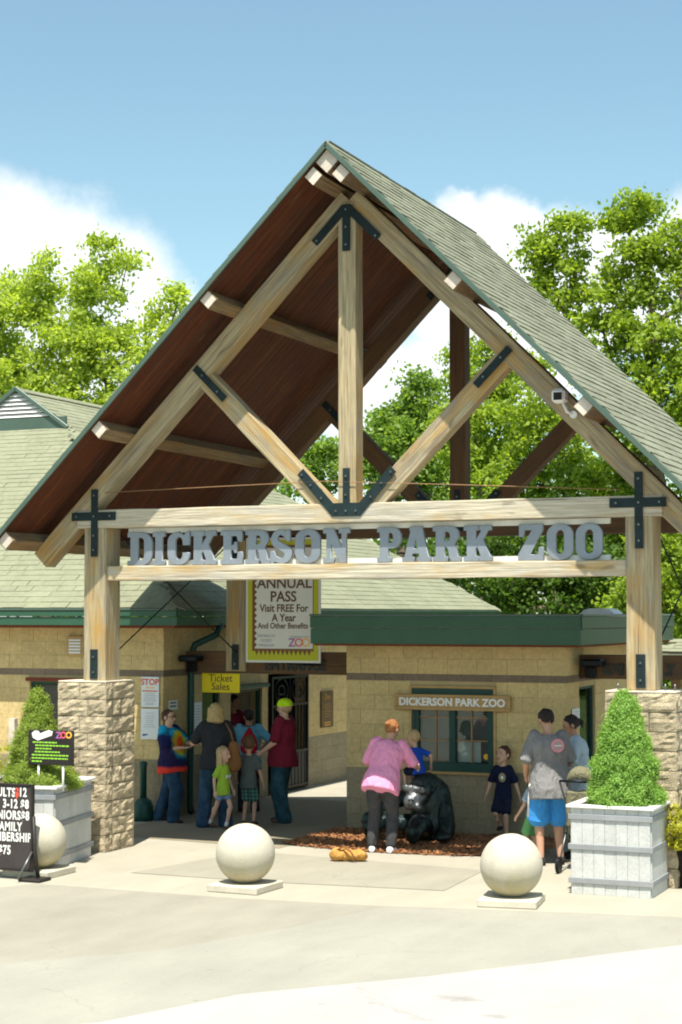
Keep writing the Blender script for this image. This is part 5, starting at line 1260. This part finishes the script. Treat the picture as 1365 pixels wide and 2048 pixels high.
limb(b, q(826, 1592, 2.30), q(782, 1606, 2.18), .10, .08, 12); limb(b, q(782, 1606, 2.18), q(742, 1632, 2.05), .08, .065, 12); ellip(b, q(736, 1640, 2.02), .08, .08, .10)
limb(b, q(846, 1662, 2.25), q(838, 1648, 1.90), .15, .12, 14); limb(b, q(838, 1648, 1.90), q(828, 1668, 1.72), .12, .085, 14)   # leg towards us
limb(b, q(826, 1676, 1.66), q(824, 1664, 1.64), .075, .085, 12)
limb(b, q(822, 1650, 2.25), q(770, 1644, 2.05), .14, .11, 14); limb(b, q(770, 1644, 2.05), q(742, 1662, 1.92), .11, .075, 14); limb(b, q(738, 1668, 1.88), q(736, 1652, 1.86), .06, .07, 12)
for v in b.verts: v.co.z = max(v.co.z, -.01)
fuse('body', b, 'bronze', gor, voxel=.012, smooth=4, wrinkle=.008, wscale=10)
for px in (818, 833):
    b = bmesh.new(); ellip(b, q(px, 1586, 1.935), .016, .012, .012); bm_obj('eye', b, 'iron', gor, smooth=True)
for px in (817, 824):
    b = bmesh.new(); ellip(b, q(px+2, 1600, 1.862), .014, .012, .010); bm_obj('nostril', b, 'iron', gor, smooth=True)
b = bmesh.new(); ellip(b, q(866, 1580, 2.16), .02, .035, .045); bm_obj('ear', b, 'bronze', gor, smooth=True)
tg_ = q(838, 1546, 2.18)
r8 = person('fair haired toddler in bright blue shirt sitting on top of the bronze gorilla', (tg_.x, tg_.y, tg_.z-.30), R(60), .92, kid=1.0, build=.86, shirt='shirt_blue', sleeve=.7, trouser='shorts_navy', leg=.42, hair=('short', 'hair_light'), feet=((-.12, .30), (.12, .30)), lift=(.10, .10), hands=((-.10, .14, -.36), (.22, -.12, -.34)), pelvis=(0, 0, -.26), lean=14, head=(10, -14), shoe='shoe_dark', skin='skin_pale')

# ---------------------------------------------------------------- stroller and tan bag
sr = thing('stroller', 'olive canopied stroller half hidden behind the square planter', 'stroller', (2.45, .75, 0))
c = at(1166, 1580, .75)
b = bmesh.new()
n = 12
for a in range(7):
    th = a/6*math.pi*.62
    for k in range(n+1):
        ph = k/n*math.pi; b.verts.new(c+Vector((.17*math.cos(ph), -.20*math.cos(th)*math.sin(ph)*1.0-.0, .02+.24*math.sin(ph)*math.sin(th+.5))))
b.verts.ensure_lookup_table()
for a in range(6):
    for k in range(n): b.faces.new([b.verts[a*(n+1)+k], b.verts[a*(n+1)+k+1], b.verts[(a+1)*(n+1)+k+1], b.verts[(a+1)*(n+1)+k]])
o = bm_obj('canopy', b, 'olive_canvas', sr, smooth=True); sm = o.modifiers.new('s', 'SOLIDIFY'); sm.thickness = .01
box('seat', (c.x-.15, c.y-.12, .38), (c.x+.15, c.y+.22, .52), 'olive_canvas', sr, .03); box('seat_back', (c.x-.15, c.y-.16, .48), (c.x+.15, c.y-.11, c.z), 'olive_canvas', sr, .02)
for s in (-1, 1):
    tube('frame_tube', [(c.x+s*.17, c.y-.32, c.z+.12), (c.x+s*.17, c.y-.1, .75), (c.x+s*.17, c.y+.35, .14)], .011, 'bolt', sr); tube('frame_tube', [(c.x+s*.17, c.y+.05, .55), (c.x+s*.18, c.y-.30, .12)], .011, 'bolt', sr)
    for yy in (-.32, .36):
        b = bmesh.new(); tube_bm(b, [(c.x+s*.185-.018, c.y+yy, .09), (c.x+s*.185+.018, c.y+yy, .09)], .088, 18); bm_obj('wheel', b, 'iron', sr)
tube('handle', [(c.x-.17, c.y-.32, c.z+.12), (c.x+.17, c.y-.32, c.z+.12)], .014, 'iron', sr)
pu = thing('handbag', 'tan slouchy handbag lying on the paving left of the woman in pink', 'handbag', (-.16, .36, 0))
b = bmesh.new(); limb(b, (-.30, .32, .075), (-.02, .42, .065), .075, .06, 12); limb(b, (-.27, .33, .10), (-.20, .36, .13), .05, .04); ellip(b, (-.05, .40, .08), .09, .07, .06); fuse('pouch', b, 'bag_tan', pu, voxel=.01, wrinkle=.016, wscale=14)
for dz in (.0, .02): tube('strap', [(-.28, .30-dz, .13), (-.20, .29, .19-dz), (-.10, .28-dz, .13), (-.03, .27, .03)], .008, 'bag_brown', pu)

# ---------------------------------------------------------------- sidewalk price board and planter info board
pb = thing('price_board', 'black sidewalk board with white price lettering cut off by the left edge', 'sign', (-3.2, -2.25, 0))
py_ = -2.25
pr = at(62, 1650, py_).x
z_t = at(62, 1573, py_).z; z_b = at(62, 1740, py_).z
bm = bmesh.new(); bevbox(bm, (pr-.86, py_, z_b), (pr, py_+.03, z_t), .004); bm_obj('panel', bm, 'aframe_panel', pb)
for a, b_ in (((pr-.89, py_-.008, z_b-.02), (pr-.86, py_+.04, z_t+.02)), ((pr, py_-.008, z_b-.02), (pr+.022, py_+.04, z_t+.02)), ((pr-.858, py_-.008, z_t), (pr-.002, py_+.04, z_t+.02)), ((pr-.858, py_-.008, z_b-.02), (pr-.002, py_+.04, z_b))): box('frame', a, b_, 'black_board', pb, .003)
for i, (s_, rx) in enumerate((('3-12 $8', 58), ('SENIORS$8', 59), ('FAMILY', 44), ('MEMBERSHIP', 63), ('$75', 22))):
    yy = (1610, 1633, 1655, 1677, 1701)[i]; p = at(rx, yy, py_-.004); text('price_line', s_, .128, 'white_paint', pb, FRONT(p), .001, 'RIGHT', .004, .72, 1.12)
text('price_line', 'ADULTS', .128, 'white_paint', pb, FRONT(at(31, 1586, py_-.004)), .001, 'RIGHT', .004, .72, 1.12); text('price_line', '$', .128, 'text_red', pb, FRONT(at(34, 1586, py_-.004)), .001, 'CENTER', .006, .8); text('price_line', '12', .128, 'white_paint', pb, FRONT(at(54, 1586, py_-.004)), .001, 'RIGHT', .004, .72, 1.15)
for xx in (pr+.02, pr-.88):
    tube('leg', [(xx, py_+.02, z_t*.68), (xx+.02, py_+.02, .30), (xx+.09, py_-.02, .05)], .022, 'black_board', pb, 8)
    box('foot', (xx-.10, py_-.12, .0), (xx+.17, py_+.12, .035), 'black_board', pb, .012); tube('strut', [(xx+.0, py_-.0, .30), (xx-.07, py_-.16, .03)], .012, 'bolt', pb, 8)
ib = thing('info_board', 'black notice board with green text and coloured ZOO lettering standing in the left planter', 'sign', (-3.1, -1.42, 1.1))
iy = -1.36; a = at(57, 1459, iy); c = at(148, 1532, iy)
box('panel', (a.x, iy, c.z), (c.x, iy+.012, a.z), 'black_board', ib, .004)
def ibt(s_, px, py, sz, m, al='CENTER'): text('lettering', s_, sz, m, ib, FRONT(at(px, py, iy-.002)), .001, al, .003)
ibt('Z', 117, 1471, .10, 'text_purple'); ibt('O', 127, 1471, .10, 'text_pink'); ibt('O', 138, 1471, .10, 'text_orange')
A0 = [(64, 1466), (70, 1461), (78, 1462), (80, 1467), (98, 1460), (106, 1463), (104, 1471), (76, 1481), (66, 1475)]
pts = [at(x, y, iy-.003) for x, y in A0]; obj('logo_mark', mesh('logo_mark', [tuple(p) for p in pts]+[(p.x, p.y+.002, p.z) for p in pts], [tuple(range(9))[::-1], tuple(range(9, 18))]), ib).data.materials.append(MATS['white_paint'])
for k, (x0, x1) in enumerate(((66, 114), (71, 138), (71, 103), (70, 120), (64, 137), (64, 136), (64, 84))):
    yy = 1484+k*6.3; p0 = at(x0, yy, iy-.002); p1 = at(x1, yy, iy-.002); x = p0.x
    while x < p1.x-.01:
        w = random.uniform(.02, .05); box('text_line', (x, iy-.002, p0.z-.0075), (min(x+w, p1.x), iy-.001, p0.z+.0075), 'lime_text', ib); x += w+.008
for px in (76, 125): p = at(px, 1535, iy); tube('leg', [(p.x, iy+.02, p.z+.03), (p.x, iy+.02, .84)], .012, 'white_paint', ib)
mp = thing('marker_post', 'pale weathered post standing behind the shaggy shrub at the left edge', 'post', (at(25, 1440, 1).x, 1, 0))
p = at(27, 1437, 1); beam('timber', (p.x, 1, 0), (p.x, 1, p.z), .09, .09, 'timber_end', mp)

# ---------------------------------------------------------------- foliage
def leaf_mesh(name, C, S, m, up=.4, asp=.55, nrm=None):
    """one small four-sided leaf at every row of C, size S, folded slightly along its length"""
    n = len(C); rnd = np.random.randn(n, 3); 
    if nrm is not None: rnd = rnd*.8+nrm*1.0
    rnd[:, 2] += up; nn = rnd/np.linalg.norm(rnd, axis=1, keepdims=True)
    a = np.random.randn(n, 3); a -= nn*(a*nn).sum(1, keepdims=True); a /= np.linalg.norm(a, axis=1, keepdims=True); b = np.cross(nn, a)
    S = S[:, None]; v = np.empty((n, 4, 3))
    v[:, 0] = C-a*S*.5; v[:, 1] = C-b*S*.5*asp+nn*S*.06; v[:, 2] = C+a*S*.5-nn*S*.05; v[:, 3] = C+b*S*.5*asp+nn*S*.06
    me = bpy.data.meshes.new(name); me.vertices.add(n*4); me.vertices.foreach_set('co', v.ravel())
    me.loops.add(n*4); me.loops.foreach_set('vertex_index', np.arange(n*4)); me.polygons.add(n); me.polygons.foreach_set('loop_start', np.arange(n)*4); me.polygons.foreach_set('loop_total', np.full(n, 4))
    me.update(); me.validate(); me.materials.append(MATS[m]); return me
def tree(name, label, base, blobs, leaf, m, y, dens=1.6, per=60, spread=.38, depth=1.0, trunk_r=.22, group=None, extra=()):
    """blobs: (px, py, rx, ry) in photo pixels at depth plane y; leaf clumps fill them, limbs join them to the trunk"""
    dens *= 5.4; per = int(per*2.3); leaf *= 1.02; spread *= .84; blobs = [(a, b, c*1.1, d*1.1) for a, b, c, d in blobs]
    base = Vector(base); t = thing(name, label, 'tree', base, 0, group)
    D = (at(682, 1000, y)-CAM).length; mpp = D/F
    cl = []
    for bx, by, rx, ry in blobs:
        c = at(bx, by, y); ax, az = rx*mpp, ry*mpp; ay = (ax+az)/2*depth
        n = max(3, int(4.19*ax*az*ay*dens))
        for k in range(n):
            d = Vector(np.random.randn(3)).normalized()*(random.random()**.45)
            cl.append(c+Vector((d.x*ax, d.y*ay, d.z*az)))
    cl.sort(key=lambda p: (p-base).length)
    if not cl: return t
    zlo = min(p.z for p in cl); ctr = sum(cl, Vector())/len(cl)
    nodes = [base.copy()]; par = [-1]; 
    H = max(p.z for p in cl); steps = 9
    for i in range(1, steps):
        f = i/steps; z = base.z+(H*.82-base.z)*f
        nodes.append(Vector((base.x+(ctr.x-base.x)*f+random.uniform(-.15, .15), base.y+(ctr.y-base.y)*f+random.uniform(-.15, .15), z))); par.append(len(nodes)-2)
    for p in cl:
        best = None; bd = 1e9
        for i, q_ in enumerate(nodes):
            d = (p-q_).length+(1.2*max(0, q_.z-p.z+.2))
            if d < bd: bd = d; best = i
        q_ = nodes[best]
        if (p-q_).length > .9:
            mid = q_.lerp(p, .5)+Vector((random.uniform(-.15, .15), random.uniform(-.15, .15), random.uniform(-.25, .05))); nodes.append(mid); par.append(best); best = len(nodes)-1
        nodes.append(p); par.append(best)
    cnt = [0]*len(nodes)
    for i in range(len(nodes)-1, 0, -1): cnt[i] += 1; cnt[par[i]] += cnt[i]
    bm = bmesh.new(); tot_ = max(cnt)
    for i in range(1, len(nodes)):
        ra = max(.009, trunk_r*.75*(cnt[i]/tot_)**.62); rb = ra*.85
        tube_bm(bm, [nodes[par[i]], nodes[i]], [ra, rb], 6 if ra > .04 else 4, cap=False)
    bm_obj('trunk', bm, 'bark', t, smooth=True)
    N = len(cl); C = np.repeat(np.array([tuple(p) for p in cl]), per, 0)
    sz = np.repeat(np.random.uniform(.6, 1.35, N), per)[:, None]
    C = C+np.random.randn(N*per, 3)*spread*.52*sz*np.array([1, 1, .72])
    S = np.random.uniform(.65, 1.3, N*per)*leaf
    tag(obj('crown', leaf_mesh('crown', C, S, m), t), kind='stuff')
    return t
tree('walnut_tree', 'tall feathery yellow-green tree behind the ticket building roof at far left', at(95, 1100, 26).xy.to_3d(), [(200, 492, 42, 26), (250, 522, 34, 30), (95, 548, 52, 34), (20, 572, 40, 32), (60, 620, 80, 50), (185, 575, 62, 50), (150, 690, 100, 70), (30, 740, 70, 60), (225, 640, 40, 60), (250, 740, 50, 60), (130, 800, 110, 50), (-40, 680, 60, 120), (240, 810, 70, 30)], .16, 'leaf_left', 26, dens=1.0, per=62, spread=.5, trunk_r=.26)
tree('sapling', 'slender sparse tree between the feathery tree and the gateway roof', at(330, 1100, 24).xy.to_3d(), [(335, 585, 26, 16), (362, 600, 20, 26), (305, 632, 28, 20), (345, 655, 34, 24), (280, 665, 24, 22), (375, 680, 40, 30), (300, 720, 44, 40), (360, 760, 50, 50), (270, 770, 40, 40)], .15, 'leaf_left', 24, dens=.8, per=42, spread=.42, trunk_r=.13)
tree('oak_tree', 'big gnarled broadleaf tree with knobbly branches rising right of the gateway roof', at(1340, 1200, 24).xy.to_3d(), [(1285, 420, 30, 20), (1240, 436, 16, 12), (1082, 478, 20, 18), (1072, 520, 12, 14), (1285, 430, 40, 34), (1300, 480, 52, 40), (1262, 520, 46, 40), (1228, 440, 14, 12), (1178, 462, 26, 24), (1120, 452, 16, 14), (1092, 492, 22, 20), (1128, 508, 34, 28), (1165, 530, 48, 32), (1100, 560, 24, 20), (1075, 575, 16, 12), (1180, 580, 56, 36), (1120, 610, 46, 34), (1250, 600, 40, 34), (1345, 455, 30, 24), (1350, 520, 24, 26), (1330, 590, 40, 34), (1200, 660, 60, 44), (1290, 680, 60, 50), (1140, 690, 40, 34), (1360, 700, 46, 60), (1210, 750, 50, 40), (1300, 790, 70, 60), (1390, 560, 40, 70), (1400, 800, 60, 90), (1240, 830, 70, 40), (1330, 880, 80, 50), (1420, 460, 40, 40)], .15, 'leaf_right', 24, dens=1.25, per=64, spread=.42, trunk_r=.34)
tree('elm_tree', 'rounded mid green tree seen through the gable left of the rear king post', at(820, 1200, 34).xy.to_3d(), [(815, 775, 30, 26), (850, 800, 60, 40), (780, 830, 50, 40), (820, 870, 90, 50), (740, 870, 40, 40), (760, 940, 70, 50), (860, 950, 80, 60), (650, 900, 40, 40), (640, 950, 60, 50), (590, 960, 40, 30)], .17, 'leaf_mid', 34, dens=.65, per=70, spread=.55, trunk_r=.24)
tree('elm_tree', 'dark round topped tree seen through the gable around the rear king post', at(960, 1200, 31).xy.to_3d(), [(925, 715, 40, 30), (975, 700, 46, 30), (960, 770, 80, 50), (1000, 840, 70, 60), (900, 860, 60, 60), (960, 940, 80, 60), (1060, 740, 40, 30)], .16, 'leaf_right', 31, dens=.7, per=66, spread=.5, trunk_r=.24)
tree('maple_tree', 'bright green tree directly behind the right half of the gateway', at(1100, 1200, 27).xy.to_3d(), [(1080, 800, 50, 40), (1040, 850, 60, 40), (1120, 880, 70, 50), (1180, 940, 70, 60), (1060, 950, 70, 50), (1000, 980, 60, 50), (1260, 950, 60, 60), (1120, 1040, 80, 60), (1220, 1060, 80, 70), (1330, 1000, 70, 80)], .15, 'leaf_right', 27, dens=.9, per=60, spread=.45, trunk_r=.25)
tree('maple_tree', 'deep green tree low behind the booth roof and lower gateway beam', at(1000, 1300, 23).xy.to_3d(), [(960, 1080, 60, 50), (1040, 1120, 90, 60), (940, 1150, 60, 40), (1010, 1190, 80, 40), (1110, 1190, 90, 50), (1200, 1150, 80, 70), (890, 1120, 40, 30), (800, 1080, 30, 20)], .13, 'leaf_dark', 23, dens=1.5, per=60, spread=.4, trunk_r=.2)
tree('maple_tree', 'leafy tree at the right edge behind the right gateway post', at(1330, 1300, 21).xy.to_3d(), [(1330, 1080, 60, 60), (1340, 1170, 60, 60), (1290, 1190, 60, 50), (1330, 1260, 60, 50), (1410, 1120, 60, 120), (1340, 1350, 60, 50), (1240, 1210, 40, 40)], .12, 'leaf_right', 21, dens=1.6, per=60, spread=.36, trunk_r=.18)
# far wood closing the view below the crowns
C = []
for k in range(1500):
    x = random.uniform(-30, 24); y = random.uniform(38, 46); C.append((x, y, random.uniform(0, 6.8+1.6*math.sin(x*.5))))
C = np.repeat(np.array(C), 46, 0); C = C+np.random.randn(len(C), 3)*.5
tag(obj('far_wood', leaf_mesh('far_wood', C, np.random.uniform(.2, .42, len(C)), 'leaf_dark')), 'dark mass of far woodland behind the zoo buildings', 'wood', None, 'stuff')
def cone_shrub(name, label, c, z0, z1, r, m, n=1300, per=34, prof=None, lump=.05, leaf=.026):
    t = thing(name, label, 'shrub', (c[0], c[1], z0)); C = []; Nn = []
    for k in range(n):
        h = 1-math.sqrt(random.random()) if random.random() < .8 else random.random()
        rad = r*(prof(h) if prof else (1-h)**.75)
        a = random.uniform(0, 6.283); rr = rad*(random.uniform(.80, 1.0) if random.random() < .8 else random.random())
        rr *= 1+lump*2*noise.noise(Vector((math.cos(a)*2.2, math.sin(a)*2.2, h*7)))
        C.append((c[0]+rr*math.cos(a), c[1]+rr*math.sin(a), z0+(z1-z0)*h)); Nn.append((math.cos(a), math.sin(a), .35))
    C = np.repeat(np.array(C), per, 0); Nn = np.repeat(np.array(Nn), per, 0); C = C+np.random.randn(len(C), 3)*.020+Nn*np.abs(np.random.randn(len(C), 1))*.018
    tag(obj('foliage', leaf_mesh('foliage', C, np.random.uniform(.6, 1.4, len(C))*leaf, m, asp=.32, nrm=Nn), t), kind='stuff')
    tube('trunk', [(c[0], c[1], z0-.1), (c[0], c[1], z0+(z1-z0)*.7)], [.03, .01], 'bark', t, 7)
    return t
pf = lambda h: (max(0, 1-h)**.62)*(.90+.10*min(1, h*8)) if h < 1 else 0
p = at(1252, 1600, -.48)
cone_shrub('dwarf_spruce', 'neat bright green cone shaped dwarf spruce growing in the square planter', (3.225, -.48), .87, 1.99, .365, 'needle', 2400, 44, lambda h: max(0, (1-h))**.60*(.93+.07*min(1, h*5)+.04*math.sin(h*23)), .10)
p = at(70, 1500, -1.1)
cone_shrub('dwarf_spruce', 'shaggy yellow-green conical shrub in the left planter behind the info board', (p.x, -1.05), .87, 1.93, .33, 'needle_yellow', 1500, 40, lambda h: max(0, (1-h))**.70*(1.05+.12*math.sin(h*16)), .16)
p = at(115, 1550, -1.15)
cone_shrub('low_shrub', 'low spreading growth under the info board in the left planter', (p.x-.08, -1.12), .86, 1.06, .27, 'needle_yellow', 500, 40, lambda h: max(0, 1-h)**.4, .25)
p = at(1392, 1640, .05)
gs = cone_shrub('golden_shrub', 'golden yellow shrub in dark pot at the right edge beside the planter', (p.x, .05), .42, .98, .36, 'leaf_yellow', 420, 26, lambda h: math.sqrt(max(0, 1-(h*1.6-.6)**2)), .2, .045)
bm = bmesh.new(); tube_bm(bm, [(p.x, .05, 0), (p.x, .05, .04), (p.x, .05, .46), (p.x, .05, .5)], [.16, .18, .25, .26], 20); pt = thing('pot', 'dark round pot under the golden shrub at the right edge', 'pot', (p.x, .05, 0)); bm_obj('vessel', bm, 'shoe_dark', pt, smooth=True)
p = at(-5, 1530, -.1)
cone_shrub('golden_shrub', 'yellow shrub at the left edge behind the wide planter', (p.x, -.1), 0, 1.22, .38, 'leaf_yellow', 500, 24, lambda h: math.sqrt(max(0, 1-(h*1.5-.5)**2)), .2, .045)
